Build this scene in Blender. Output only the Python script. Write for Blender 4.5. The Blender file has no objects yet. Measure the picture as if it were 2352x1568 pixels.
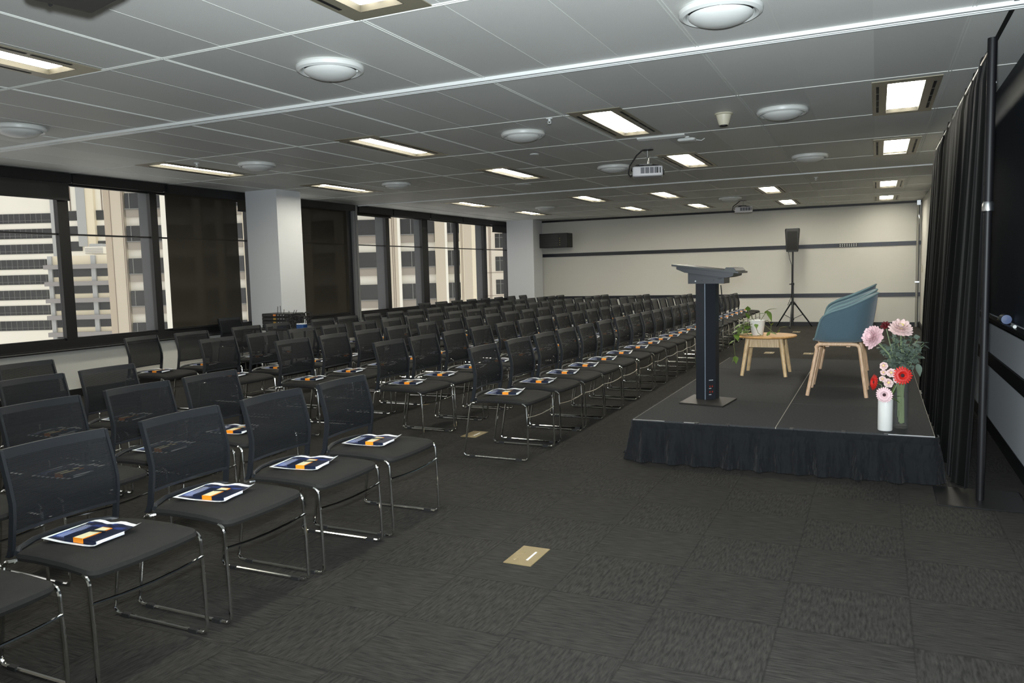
import bpy, math, random
from mathutils import Vector, Matrix
random.seed(7)
SC = bpy.context.scene
COL = SC.collection
PI = math.pi

# ------------------------------------------------------------------ helpers
class MB:
    def __init__(s): s.v = []; s.f = []; s.m = []; s.mi = 0
    def add(s, vs, fs):
        o = len(s.v); s.v += [tuple(p) for p in vs]
        for f in fs: s.f.append(tuple(o + i for i in f)); s.m.append(s.mi)
        return s
    def box(s, x0, y0, z0, x1, y1, z1, M=None):
        vs = [(x, y, z) for z in (z0, z1) for y in (y0, y1) for x in (x0, x1)]
        if M is not None: vs = [M @ Vector(p) for p in vs]
        return s.add(vs, [(0, 2, 3, 1), (4, 5, 7, 6), (0, 1, 5, 4), (2, 6, 7, 3), (0, 4, 6, 2), (1, 3, 7, 5)])
    def rbox(s, x0, y0, z0, x1, y1, z1, r=.01, M=None, n=3):
        # box with rounded vertical edges and chamfered top and bottom
        pl = []
        for cx, cy, a0 in ((x1 - r, y1 - r, 0), (x0 + r, y1 - r, 90), (x0 + r, y0 + r, 180), (x1 - r, y0 + r, 270)):
            for k in range(n + 1):
                a = math.radians(a0 + 90 * k / n); pl.append((cx + r * math.cos(a), cy + r * math.sin(a)))
        c = min(r * .5, (z1 - z0) * .3); cx, cy = (x0 + x1) / 2, (y0 + y1) / 2
        kx, ky = 1 - c / max(1e-6, (x1 - x0) / 2), 1 - c / max(1e-6, (y1 - y0) / 2)
        rings = []
        for z, q in ((z0, 1), (z0 + c, 0), (z1 - c, 0), (z1, 1)):
            rings.append([((cx + (px - cx) * kx if q else px), (cy + (py - cy) * ky if q else py), z) for px, py in pl])
        if M is not None: rings = [[M @ Vector(p) for p in R_] for R_ in rings]
        return s.loft(rings, True, True)
    def loft(s, rings, cap0=False, cap1=False, closed=True):
        n = len(rings[0]); vs = [p for r_ in rings for p in r_]; fs = []
        for i in range(len(rings) - 1):
            for j in range(n if closed else n - 1):
                k = (j + 1) % n; fs.append((i * n + j, i * n + k, (i + 1) * n + k, (i + 1) * n + j))
        if cap0: fs.append(tuple(reversed(range(n))))
        if cap1: fs.append(tuple((len(rings) - 1) * n + j for j in range(n)))
        return s.add(vs, fs)
    def tube(s, pts, r, n=8, closed=False, sx=1.0):
        pts = [Vector(p) for p in pts]; N = len(pts); rings = []; up = Vector((0, 0, 1))
        rr = r if isinstance(r, (list, tuple)) else [r] * N
        prev = None
        for i, p in enumerate(pts):
            a = pts[(i - 1) % N] if (closed or i > 0) else p; b = pts[(i + 1) % N] if (closed or i < N - 1) else p
            t = (b - a).normalized()
            if prev is None:
                u = t.orthogonal().normalized()
            else:
                u = prev - t * prev.dot(t)
                if u.length < 1e-5: u = t.orthogonal()
                u.normalize()
            prev = u; w = t.cross(u)
            rings.append([p + u * rr[i] * math.cos(2 * PI * k / n) + w * rr[i] * sx * math.sin(2 * PI * k / n) for k in range(n)])
        if closed:
            rings.append(rings[0]); return s.loft(rings)
        return s.loft(rings, True, True)
    def lathe(s, prof, c=(0, 0, 0), n=24, M=None):
        rings = []
        for r_, z in prof:
            ring = [Vector((c[0] + r_ * math.cos(2 * PI * k / n), c[1] + r_ * math.sin(2 * PI * k / n), c[2] + z)) for k in range(n)]
            if M is not None: ring = [M @ p for p in ring]
            rings.append(ring)
        return s.loft(rings, prof[0][0] > 1e-6, prof[-1][0] > 1e-6)
    def prism(s, poly, z0, z1, M=None):
        a = [(x, y, z0) for x, y in poly]; b = [(x, y, z1) for x, y in poly]
        if M is not None: a = [M @ Vector(p) for p in a]; b = [M @ Vector(p) for p in b]
        return s.loft([a, b], True, True)
    def quad(s, a, b, c, d): return s.add([a, b, c, d], [(0, 1, 2, 3)])
    def mesh(s, name, mats, smooth=True, off=(0, 0, 0)):
        me = bpy.data.meshes.new(name)
        me.from_pydata([(x - off[0], y - off[1], z - off[2]) for x, y, z in s.v], [], s.f)
        for m_ in (mats if isinstance(mats, (list, tuple)) else [mats]): me.materials.append(m_)
        for p, i in zip(me.polygons, s.m): p.material_index = i
        me.update()
        import bmesh
        bm = bmesh.new(); bm.from_mesh(me); bmesh.ops.recalc_face_normals(bm, faces=bm.faces); bm.to_mesh(me); bm.free()
        if smooth:
            for p in me.polygons: p.use_smooth = True
            me.set_sharp_from_angle(angle=math.radians(38))
        return me
    def build(s, name, mats, parent=None, smooth=True, off=None):
        if off is None: off = (0, 0, 0)
        o = bpy.data.objects.new(name, s.mesh(name, mats, smooth, off)); COL.objects.link(o)
        if parent is not None: o.parent = parent
        return o

def thing(name, label, cat, loc=(0, 0, 0), rz=0, group=None):
    o = bpy.data.objects.new(name, None); COL.objects.link(o); o.empty_display_size = .1
    o.location = loc; o.rotation_euler = (0, 0, rz); o['label'] = label; o['category'] = cat
    if group: o['group'] = group
    return o
def tag(o, label, cat, group=None, kind=None):
    o['label'] = label; o['category'] = cat
    if group: o['group'] = group
    if kind: o['kind'] = kind
    return o
def struct(name, mb, mats, parent=None, smooth=False):
    o = mb.build(name, mats, parent, smooth)
    if parent is None: o['kind'] = 'structure'
    return o
def kids(o): return [c for c in bpy.data.objects if c.parent == o]
def arc(c, r, a0, a1, n, ax=0, ay=2):
    out = []
    for k in range(n + 1):
        a = math.radians(a0 + (a1 - a0) * k / n); p = list(c); p[ax] += r * math.cos(a); p[ay] += r * math.sin(a); out.append(tuple(p))
    return out

# ------------------------------------------------------------------ materials
def srgb(r, g, b):
    def f(c):
        c /= 255.; return c / 12.92 if c <= .04045 else ((c + .055) / 1.055) ** 2.4
    return (f(r), f(g), f(b), 1)
def mat(name, col, rough=.6, metal=0, spec=.5, bump=0, bscale=200, var=0, vscale=8, coat=0, sheen=0, emis=None, es=0, trans=0, stretch=None):
    m = bpy.data.materials.new(name); m.use_nodes = True; nt = m.node_tree; N = nt.nodes; L = nt.links
    b = N['Principled BSDF']; b.inputs['Base Color'].default_value = col; b.inputs['Roughness'].default_value = rough
    b.inputs['Metallic'].default_value = metal; b.inputs['Specular IOR Level'].default_value = spec
    b.inputs['Coat Weight'].default_value = coat; b.inputs['Sheen Weight'].default_value = sheen
    b.inputs['Transmission Weight'].default_value = trans
    if emis: b.inputs['Emission Color'].default_value = emis; b.inputs['Emission Strength'].default_value = es
    if bump or var:
        tc = N.new('ShaderNodeTexCoord'); mp = N.new('ShaderNodeMapping'); L.new(tc.outputs['Object'], mp.inputs['Vector'])
        if stretch: mp.inputs['Scale'].default_value = stretch
    if var:
        n = N.new('ShaderNodeTexNoise'); n.inputs['Scale'].default_value = vscale; n.inputs['Detail'].default_value = 4
        L.new(mp.outputs[0], n.inputs['Vector'])
        mx = N.new('ShaderNodeMix'); mx.data_type = 'RGBA'
        mx.inputs[6].default_value = tuple(max(0, c * (1 - var)) for c in col[:3]) + (1,); mx.inputs[7].default_value = tuple(min(1, c * (1 + var)) for c in col[:3]) + (1,)
        L.new(n.outputs['Fac'], mx.inputs[0]); L.new(mx.outputs[2], b.inputs['Base Color'])
    if bump:
        n2 = N.new('ShaderNodeTexNoise'); n2.inputs['Scale'].default_value = bscale; n2.inputs['Detail'].default_value = 2
        L.new(mp.outputs[0], n2.inputs['Vector'])
        bp = N.new('ShaderNodeBump'); bp.inputs['Strength'].default_value = bump; bp.inputs['Distance'].default_value = .002
        L.new(n2.outputs['Fac'], bp.inputs['Height']); L.new(bp.outputs[0], b.inputs['Normal'])
    return m
def seethrough(name, col, alpha, rough=.9, gloss=0):
    # woven cloth or thin glass: alpha is the share that lets light straight through
    m = bpy.data.materials.new(name); m.use_nodes = True; nt = m.node_tree; N = nt.nodes; L = nt.links
    b = N['Principled BSDF']; b.inputs['Base Color'].default_value = col; b.inputs['Roughness'].default_value = rough; b.inputs['Specular IOR Level'].default_value = gloss
    t = N.new('ShaderNodeBsdfTransparent'); mx = N.new('ShaderNodeMixShader'); out = N['Material Output']
    mx.inputs[0].default_value = alpha; L.new(b.outputs[0], mx.inputs[1]); L.new(t.outputs[0], mx.inputs[2]); L.new(mx.outputs[0], out.inputs['Surface'])
    return m, nt, mx

M_ = {}
def math_node(nt, op, a, b=None):
    n = nt.nodes.new('ShaderNodeMath'); n.operation = op
    for i, v in enumerate((a, b)):
        if v is None: continue
        if isinstance(v, (int, float)): n.inputs[i].default_value = v
        else: nt.links.new(v, n.inputs[i])
    return n.outputs[0]

TILE, TX, TY = .469, -.796, 3.04
def carpet():
    m = bpy.data.materials.new('carpet_tiles'); m.use_nodes = True; nt = m.node_tree; N = nt.nodes; L = nt.links
    b = N['Principled BSDF']; b.inputs['Roughness'].default_value = .95; b.inputs['Specular IOR Level'].default_value = .15
    tc = N.new('ShaderNodeTexCoord'); sp = N.new('ShaderNodeSeparateXYZ'); L.new(tc.outputs['Object'], sp.inputs[0])
    u = math_node(nt, 'DIVIDE', math_node(nt, 'SUBTRACT', sp.outputs[0], TX), TILE)
    v = math_node(nt, 'DIVIDE', math_node(nt, 'SUBTRACT', sp.outputs[1], TY), TILE)
    par = math_node(nt, 'FLOORED_MODULO', math_node(nt, 'ADD', math_node(nt, 'FLOOR', u), math_node(nt, 'FLOOR', v)), 2)
    def streak(sx, sy, det=3):
        mp = N.new('ShaderNodeMapping'); mp.inputs['Scale'].default_value = (sx, sy, 1); L.new(tc.outputs['Object'], mp.inputs['Vector'])
        n = N.new('ShaderNodeTexNoise'); n.inputs['Scale'].default_value = 1; n.inputs['Detail'].default_value = det; L.new(mp.outputs[0], n.inputs['Vector']); return n.outputs['Fac']
    A = streak(95, 17); B = streak(11, 110)
    mx = N.new('ShaderNodeMix'); L.new(par, mx.inputs[0]); L.new(B, mx.inputs[2]); L.new(A, mx.inputs[3])
    fac = mx.outputs[0]
    cr = N.new('ShaderNodeValToRGB'); e = cr.color_ramp.elements
    e[0].position = .25; e[0].color = (.0150, .0142, .0130, 1); e[1].position = .78; e[1].color = (.052, .049, .0435, 1)
    L.new(fac, cr.inputs[0])
    # slow wear and a thin dark joint between the tiles
    w = streak(.7, .7, 2)
    fu = math_node(nt, 'FRACT', u); fv = math_node(nt, 'FRACT', v)
    du = math_node(nt, 'MINIMUM', fu, math_node(nt, 'SUBTRACT', 1, fu)); dv = math_node(nt, 'MINIMUM', fv, math_node(nt, 'SUBTRACT', 1, fv))
    d = math_node(nt, 'MINIMUM', du, dv)
    j = N.new('ShaderNodeMapRange'); L.new(d, j.inputs[0]); j.inputs[1].default_value = .004; j.inputs[2].default_value = .012; j.inputs[3].default_value = .72; j.inputs[4].default_value = 1
    k = N.new('ShaderNodeMapRange'); L.new(w, k.inputs[0]); k.inputs[1].default_value = .3; k.inputs[2].default_value = .7; k.inputs[3].default_value = .88; k.inputs[4].default_value = 1.12
    kk = math_node(nt, 'MULTIPLY', j.outputs[0], k.outputs[0])
    vm = N.new('ShaderNodeVectorMath'); vm.operation = 'SCALE'; L.new(cr.outputs[0], vm.inputs[0]); L.new(kk, vm.inputs['Scale'])
    L.new(vm.outputs[0], b.inputs['Base Color'])
    bp = N.new('ShaderNodeBump'); bp.inputs['Strength'].default_value = .9; bp.inputs['Distance'].default_value = .004; L.new(fac, bp.inputs['Height']); L.new(bp.outputs[0], b.inputs['Normal'])
    return m

WHITE = mat('white_wall_paint', srgb(206, 204, 196), .75, bump=.15, bscale=60)
COLM = mat('column_paint', srgb(214, 216, 218), .8, bump=.15, bscale=60)
BLACKP = mat('black_painted_trim', (.008, .008, .009, 1), .45)
DARKTR = mat('dark_blue_black_rail', (.012, .014, .022, 1), .35)
CARPET = carpet()
STAGEC = mat('stage_carpet', (.047, .048, .049, 1), .95, spec=.1, bump=.6, bscale=300, var=.35, vscale=60)
SKIRT = mat('black_stage_skirt_cloth', (.0078, .0088, .0105, 1), .85, spec=.2, sheen=.05, bump=1.0, bscale=16, stretch=(1.4, 1.4, .6))
SKIRT.node_tree.nodes['Bump'].inputs['Distance'].default_value = .03
DRAPE = mat('black_drape_cloth', (.0022, .0022, .0020, 1), .85, spec=.08, sheen=.04)
ALU = mat('brushed_aluminium', (.55, .56, .57, 1), .3, metal=1)
DULLALU = mat('dull_deck_edge', (.36, .34, .28, 1), .5, metal=.3)
CHROME = mat('chrome_tube', (.82, .82, .80, 1), .10, metal=1)
SEATM = mat('charcoal_upholstery', (.019, .0186, .0172, 1), .85, spec=.25, bump=.35, bscale=500, var=.15, vscale=90)
FRAMEM = mat('black_plastic_frame', (.014, .016, .019, 1), .38, spec=.5)
RUBBER = mat('black_rubber', (.01, .01, .01, 1), .7)
TEE = mat('white_ceiling_grid', srgb(214, 216, 210), .5)
TEE2 = mat('white_track_metal', srgb(225, 228, 226), .3, spec=.7)
def ceiling_mat():
    m = mat('ceiling_tile', srgb(190, 192, 190), .55, spec=.35)
    nt = m.node_tree; N = nt.nodes; L = nt.links; b = N['Principled BSDF']
    tc = N.new('ShaderNodeTexCoord'); sp = N.new('ShaderNodeSeparateXYZ'); L.new(tc.outputs['Object'], sp.inputs[0])
    u = math_node(nt, 'FLOOR', math_node(nt, 'DIVIDE', math_node(nt, 'SUBTRACT', sp.outputs[0], -.995), .48))
    v = math_node(nt, 'FLOOR', math_node(nt, 'DIVIDE', math_node(nt, 'SUBTRACT', sp.outputs[1], 4.902), 1.449))
    cb = N.new('ShaderNodeCombineXYZ'); L.new(u, cb.inputs[0]); L.new(v, cb.inputs[1])
    wn = N.new('ShaderNodeTexWhiteNoise'); wn.noise_dimensions = '2D'; L.new(cb.outputs[0], wn.inputs['Vector'])
    r = N.new('ShaderNodeMapRange'); L.new(wn.outputs['Value'], r.inputs[0]); r.inputs[3].default_value = .88; r.inputs[4].default_value = 1.06
    sn = N.new('ShaderNodeTexNoise'); sn.inputs['Scale'].default_value = 260; sn.inputs['Detail'].default_value = 1; L.new(tc.outputs['Object'], sn.inputs['Vector'])
    r2 = N.new('ShaderNodeMapRange'); L.new(sn.outputs['Fac'], r2.inputs[0]); r2.inputs[1].default_value = .3; r2.inputs[2].default_value = .7; r2.inputs[3].default_value = .93; r2.inputs[4].default_value = 1.07
    st = N.new('ShaderNodeTexNoise'); st.inputs['Scale'].default_value = 1.1; st.inputs['Detail'].default_value = 3; L.new(tc.outputs['Object'], st.inputs['Vector'])
    r3 = N.new('ShaderNodeMapRange'); L.new(st.outputs['Fac'], r3.inputs[0]); r3.inputs[3].default_value = .92; r3.inputs[4].default_value = 1.06
    f = math_node(nt, 'MULTIPLY', math_node(nt, 'MULTIPLY', r.outputs[0], r2.outputs[0]), r3.outputs[0])
    vm = N.new('ShaderNodeVectorMath'); vm.operation = 'SCALE'; vm.inputs[0].default_value = srgb(212, 213, 208)[:3]; L.new(f, vm.inputs['Scale']); L.new(vm.outputs[0], b.inputs['Base Color'])
    bp = N.new('ShaderNodeBump'); bp.inputs['Strength'].default_value = .25; bp.inputs['Distance'].default_value = .002; L.new(sn.outputs['Fac'], bp.inputs['Height']); L.new(bp.outputs[0], b.inputs['Normal'])
    return m
CEILM = ceiling_mat()
LIGHTF = mat('light_fitting_metal', srgb(150, 144, 124), .35, metal=.3)
REFL = mat('light_reflector', (.05, .046, .034, 1), .5)
SLOT = mat('dark_air_slot', (.006, .006, .006, 1), .6)
def panel_mat():
    m = bpy.data.materials.new('lit_diffuser'); m.use_nodes = True; nt = m.node_tree; N = nt.nodes; L = nt.links
    b = N['Principled BSDF']; b.inputs['Base Color'].default_value = (.8, .8, .78, 1)
    tc = N.new('ShaderNodeTexCoord'); sp = N.new('ShaderNodeSeparateXYZ'); L.new(tc.outputs['Object'], sp.inputs[0])
    # two fluorescent tubes run the length of the panel, at x = -0.055 and +0.055
    a = math_node(nt, 'ABSOLUTE', math_node(nt, 'SUBTRACT', math_node(nt, 'ABSOLUTE', sp.outputs[0]), .055))
    r = N.new('ShaderNodeMapRange'); L.new(a, r.inputs[0]); r.inputs[1].default_value = .012; r.inputs[2].default_value = .05; r.inputs[3].default_value = 40; r.inputs[4].default_value = 18
    b.inputs['Emission Color'].default_value = (1.0, .95, .81, 1); L.new(r.outputs[0], b.inputs['Emission Strength'])
    return m
PANEL = panel_mat()
DIFF = mat('white_plastic', srgb(214, 216, 212), .4, spec=.5)
BEIGEP = mat('cream_plastic', srgb(206, 200, 178), .45)
STEELB = mat('lectern_steel', (.013, .0155, .020, 1), .42, spec=.5, bump=.08, bscale=600)
LECTOP = mat('lectern_top_laminate', (.022, .025, .025, 1), .4)
def wood(name, c0, c1, axis=(1, 14, 14), rough=.45):
    m = mat(name, c0, rough); nt = m.node_tree; N = nt.nodes; L = nt.links; b = N['Principled BSDF']
    tc = N.new('ShaderNodeTexCoord'); mp = N.new('ShaderNodeMapping'); mp.inputs['Scale'].default_value = axis; L.new(tc.outputs['Object'], mp.inputs['Vector'])
    n = N.new('ShaderNodeTexNoise'); n.inputs['Scale'].default_value = 6; n.inputs['Detail'].default_value = 6; n.inputs['Distortion'].default_value = .6; L.new(mp.outputs[0], n.inputs['Vector'])
    cr = N.new('ShaderNodeValToRGB'); cr.color_ramp.elements[0].position = .35; cr.color_ramp.elements[0].color = c1; cr.color_ramp.elements[1].position = .65; cr.color_ramp.elements[1].color = c0
    L.new(n.outputs['Fac'], cr.inputs[0]); L.new(cr.outputs[0], b.inputs['Base Color']); return m
OAKTOP = wood('oak_table_top', srgb(214, 168, 108), srgb(186, 138, 82), (2, 16, 2))
OAKLEG = wood('pale_oak_leg', srgb(216, 190, 148), srgb(186, 154, 112), (16, 16, 2))
ASH = wood('pale_ash_plywood', srgb(222, 190, 158), srgb(196, 158, 124), (14, 14, 3))
TEAL = mat('blue_grey_felt', srgb(80, 102, 112), .9, spec=.2, sheen=.4, bump=.4, bscale=420, var=.12, vscale=120)
PIPE = mat('felt_rim', srgb(104, 128, 132), .85)
CERAM = mat('white_ceramic', srgb(222, 222, 218), .22, spec=.5, coat=.3)
LEAF = mat('green_leaf', srgb(92, 118, 48), .45, var=.35, vscale=14)
VINE = mat('green_vine_stem', srgb(96, 104, 56), .6)
EUCA = mat('eucalyptus_leaf', srgb(98, 112, 100), .6, var=.3, vscale=25)
STEMG = mat('pale_flower_stem', srgb(118, 132, 96), .6)
PINK = mat('pale_pink_petal', srgb(226, 192, 196), .6, var=.12, vscale=30)
PINKW = mat('pink_white_petal', srgb(226, 200, 196), .6, var=.15, vscale=40)
REDP = mat('red_petal', srgb(196, 30, 20), .55, var=.2, vscale=40)
DREDP = mat('dark_red_petal', srgb(92, 14, 22), .6)
YEL = mat('cream_stamen', srgb(222, 206, 130), .7)
DARKC = mat('dark_flower_centre', srgb(50, 24, 28), .8)
PAPER = mat('white_paper', srgb(236, 238, 240), .6)
NAVY = mat('navy_cover', srgb(16, 25, 46), .5, spec=.3)
ORANGE = mat('orange_band', srgb(240, 142, 28), .45)
CREAM = mat('cream_band_face', srgb(232, 226, 186), .5)
def flyer_mat():
    m = mat('printed_flyer', srgb(236, 238, 240), .45); nt = m.node_tree; N = nt.nodes; L = nt.links; b = N['Principled BSDF']
    tc = N.new('ShaderNodeTexCoord'); sp = N.new('ShaderNodeSeparateXYZ'); L.new(tc.outputs['Generated'], sp.inputs[0])
    def inside(o, lo, hi): return math_node(nt, 'MULTIPLY', math_node(nt, 'GREATER_THAN', o, lo), math_node(nt, 'LESS_THAN', o, hi))
    blk = math_node(nt, 'MULTIPLY', inside(sp.outputs[0], .05, .95), inside(sp.outputs[1], .07, .93))
    n = N.new('ShaderNodeTexNoise'); n.inputs['Scale'].default_value = 3.2; n.inputs['Detail'].default_value = 3; L.new(tc.outputs['Generated'], n.inputs['Vector'])
    cr = N.new('ShaderNodeValToRGB'); e = cr.color_ramp.elements; e[0].position = .46; e[0].color = srgb(22, 27, 48); e[1].position = .72; e[1].color = srgb(60, 92, 172)
    el = cr.color_ramp.elements.new(.60); el.color = srgb(40, 56, 116)
    L.new(n.outputs['Fac'], cr.inputs[0])
    # a few rows of pale print near one long edge
    ln = math_node(nt, 'MULTIPLY', math_node(nt, 'GREATER_THAN', math_node(nt, 'FRACT', math_node(nt, 'MULTIPLY', sp.outputs[0], 26)), .55), math_node(nt, 'MULTIPLY', inside(sp.outputs[0], .10, .22), inside(sp.outputs[1], .2, .8)))
    m1 = N.new('ShaderNodeMix'); m1.data_type = 'RGBA'; m1.inputs[7].default_value = srgb(170, 180, 205); L.new(ln, m1.inputs[0]); L.new(cr.outputs[0], m1.inputs[6])
    m2 = N.new('ShaderNodeMix'); m2.data_type = 'RGBA'; m2.inputs[6].default_value = srgb(236, 238, 240); L.new(blk, m2.inputs[0]); L.new(m1.outputs[2], m2.inputs[7]); L.new(m2.outputs[2], b.inputs['Base Color'])
    return m
FLYER = flyer_mat()
# mesh back: fine horizontal weave that lets a little through
MESHB, nt_, mx_ = seethrough('black_mesh_weave', (.0095, .0105, .012, 1), .2, .6, .2)
tc_ = nt_.nodes.new('ShaderNodeTexCoord'); sp_ = nt_.nodes.new('ShaderNodeSeparateXYZ'); nt_.links.new(tc_.outputs['Object'], sp_.inputs[0])
w_ = math_node(nt_, 'SINE', math_node(nt_, 'MULTIPLY', sp_.outputs[2], 2 * PI / .0062))
r_ = nt_.nodes.new('ShaderNodeMapRange'); nt_.links.new(w_, r_.inputs[0]); r_.inputs[1].default_value = .1; r_.inputs[2].default_value = .9; r_.inputs[3].default_value = .02; r_.inputs[4].default_value = .23
nt_.links.new(r_.outputs[0], mx_.inputs[0])
BLIND, _, _ = seethrough('dark_roller_blind_cloth', (.044, .039, .031, 1), .11)
BLINDG, _, _ = seethrough('grey_roller_blind_cloth', (.06, .058, .052, 1), .06)
GLASS, _, gm = seethrough('window_glass', (.6, .62, .62, 1), .93, .02, 1.0)
VGLASS, _, _ = seethrough('clear_vase_glass', (.12, .13, .13, 1), .90, .03, 1.0)
_n = VGLASS.node_tree; _lw = _n.nodes.new('ShaderNodeLayerWeight'); _lw.inputs['Blend'].default_value = .35
_mr = _n.nodes.new('ShaderNodeMapRange'); _n.links.new(_lw.outputs['Facing'], _mr.inputs[0]); _mr.inputs[3].default_value = .97; _mr.inputs[4].default_value = .45
_n.links.new(_mr.outputs[0], [q for q in _n.nodes if q.type == 'MIX_SHADER'][0].inputs[0])
DARKBOARD = mat('dark_board', (.028, .033, .040, 1), .6, spec=.2)
GREYWALL = mat('grey_board_panel', srgb(226, 230, 234), .5)
BRASS = mat('brass_floor_plate', srgb(150, 134, 98), .45, metal=.35, bump=.2, bscale=90, var=.12, vscale=20)
PROJ = mat('projector_case', srgb(196, 196, 200), .45)
PROJD = mat('projector_grille', srgb(96, 98, 104), .6)
CASEB = mat('black_case_plastic', (.012, .013, .013, 1), .5)
BLUE = mat('blue_box', srgb(26, 66, 120), .5)
YLED = mat('pale_indicator', srgb(190, 180, 110), .5)
REDS = mat('red_socket', srgb(130, 34, 26), .5)

# ------------------------------------------------------------------ the room (metres, camera stands over the origin)
XL, XR, YB, YF, H = -8.9, .86, 19.02, -1.6, 2.708
CX0, CDX, CY0, CDY = -.995, .48, 4.902, 1.449
struct('floor', MB().box(XL - .1, YF - .1, -.12, XR + .1, YB + .1, 0), CARPET)
LP = []
for nm, ps in (('right', [(.18, 7.16), (.18, 10.12)]), ('centre', [(-2.235, 2.73), (-2.15, 6.98), (-2.13, 9.82)]), ('left', [(-4.62, 2.73), (-4.55, 6.96), (-4.44, 9.66)]), ('far left', [(-7.40, 7.04), (-7.27, 9.68)])):
    for x, y in ps: LP.append((x, y, nm, 'nearest row' if y < 4 else 'second row' if y < 8 else 'third row', 0, 0))
for k, x in enumerate((.16, -1.70, -3.47, -4.83, -7.08)):
    nm = ('rightmost', 'second from the right', 'third from the right', 'fourth from the right', 'leftmost')[k]
    LP.append((x, 14.72 + .18 * x, nm, 'fourth row', 0, 6)); LP.append((x, 17.75 + .21 * x, nm, 'last row before the back wall', 0, 8))
OX, OY = .126, .615
xs_ = sorted({XL - .1, XR + .1} | {p[0] - OX for p in LP} | {p[0] + OX for p in LP}); ys_ = sorted({YF - .1, YB + .1} | {p[1] - OY for p in LP} | {p[1] + OY for p in LP})
cm = MB(); gi = {}
def gv(x, y):
    if (x, y) not in gi: gi[(x, y)] = len(cm.v); cm.v.append((x, y, H))
    return gi[(x, y)]
for xa, xb in zip(xs_[:-1], xs_[1:]):
    for ya, yb in zip(ys_[:-1], ys_[1:]):
        mx, my = (xa + xb) / 2, (ya + yb) / 2
        if any(abs(mx - p[0]) < OX and abs(my - p[1]) < OY for p in LP): continue
        cm.f.append((gv(xa, ya), gv(xa, yb), gv(xb, yb), gv(xb, ya))); cm.m.append(0)
cm.box(XL - .1, YF - .1, H + .14, XR + .1, YB + .1, H + .2)
struct('ceiling', cm, CEILM)
struct('wall_back', MB().box(XL, YB, 0, XR, YB + .15, H), WHITE)
struct('wall_front', MB().box(XL, YF - .15, 0, XR, YF, H), WHITE)
struct('wall_right', MB().box(XR, YF, 0, XR + .15, YB, H), WHITE)
wl = MB().box(XL - .2, YF, -.1, XL, YB, .58)
struct('wall_left', wl, WHITE)
struct('baseboard_left', MB().box(XL, YF, 0, XL + .02, YB, .10), BLACKP)
struct('baseboard_back', MB().box(XL, YB - .02, 0, XR, YB, .09), BLACKP)
struct('baseboard_right', MB().box(XR - .02, YF, 0, XR, YB, .11), BLACKP)
# window sill and head, black
struct('trim_1', MB().box(XL - .2, YF, .58, XL + .10, YB, .62).box(XL - .2, YF, .62, XL + .03, YB, .70), BLACKP)
struct('trim_2', MB().box(XL - .2, YF, 2.60, XL + .11, YB, H), BLACKP)
struct('trim_3', MB().box(XL + .10, YF, .595, XL + .112, YB, .605), ALU)
# back wall rails
struct('trim_4', MB().box(XL, YB - .018, 1.765, XR, YB, 1.85), DARKTR)
struct('trim_5', MB().box(XL, YB - .018, .655, XR, YB, .74), DARKTR)
struct('trim_6', MB().box(XL, YB - .04, H - .045, XR, YB, H), BLACKP)
# partition tracks in the ceiling
def track(y, w, d):
    mb = MB(); mb.box(XL + .002, y - w / 2 + .004, H - .010, XR - .002, y + w / 2 - .003, H + .01)
    mb.box(XL, y - w / 2, H - d, XR, y - w / 2 + .022, H + .008); mb.box(XL, y + w * .05, H - d * .8, XR, y + w * .05 + .012, H); mb.box(XL, y + w / 2 - .012, H - d * .7, XR, y + w / 2, H)
    return mb
struct('trim_7', track(CY0, .115, .022), TEE2)
struct('trim_8', track(CY0 + 5 * CDY, .07, .016), TEE2)
# ceiling tee grid: twin bars every third cell, single fine bars between, cross bars on the rows
g = MB()
for i in range(-16, 4):
    x = CX0 + i * CDX
    if i % 3 == 0:
        for s_ in (-1, 1): g.box(x + s_ * .009 - .0025, YF, H - .004, x + s_ * .009 + .0025, YB, H)
    else:
        g.box(x - .0014, YF, H - .0015, x + .0014, YB, H)
for j in range(-4, 10):
    if j in (0, 5): continue
    y = CY0 + j * CDY
    w = .006 if j < 0 else .0045
    if j == -1:
        for s_ in (-1, 1): g.box(XL, y + s_ * .010 - .003, H - .005, XR, y + s_ * .010 + .003, H)
    else: g.box(XL, y - w / 2, H - .004, XR, y + w / 2, H)
struct('trim_9', g, TEE)
struct('trim_10', MB().box(.62, YF, H - .004, .645, 9.5, H), SLOT)
# columns that stand inside the window wall
def column(n, x0, x1, y0, y1):
    c = struct('trim_%d' % n, MB().box(x0, y0, 0, x1, y1, H), COLM); c['label'] = 'white square column standing by the windows'
    struct('column_base', MB().box(x0 - .012, y0 - .012, 0, x1 + .012, y1 + .012, .09), BLACKP, c)
column(11, -8.66, -8.06, 9.10, 9.64)
column(12, -8.62, -7.88, 18.22, 18.80)
# partition post between blind and window
struct('trim_13', MB().box(XL + .0, 12.00, .0, XL + .10, 12.10, H).box(XL + .10, 12.03, 0, XL + .12, 12.07, H), mat('grey_partition_post', srgb(128, 128, 128), .4, metal=.2))
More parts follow.
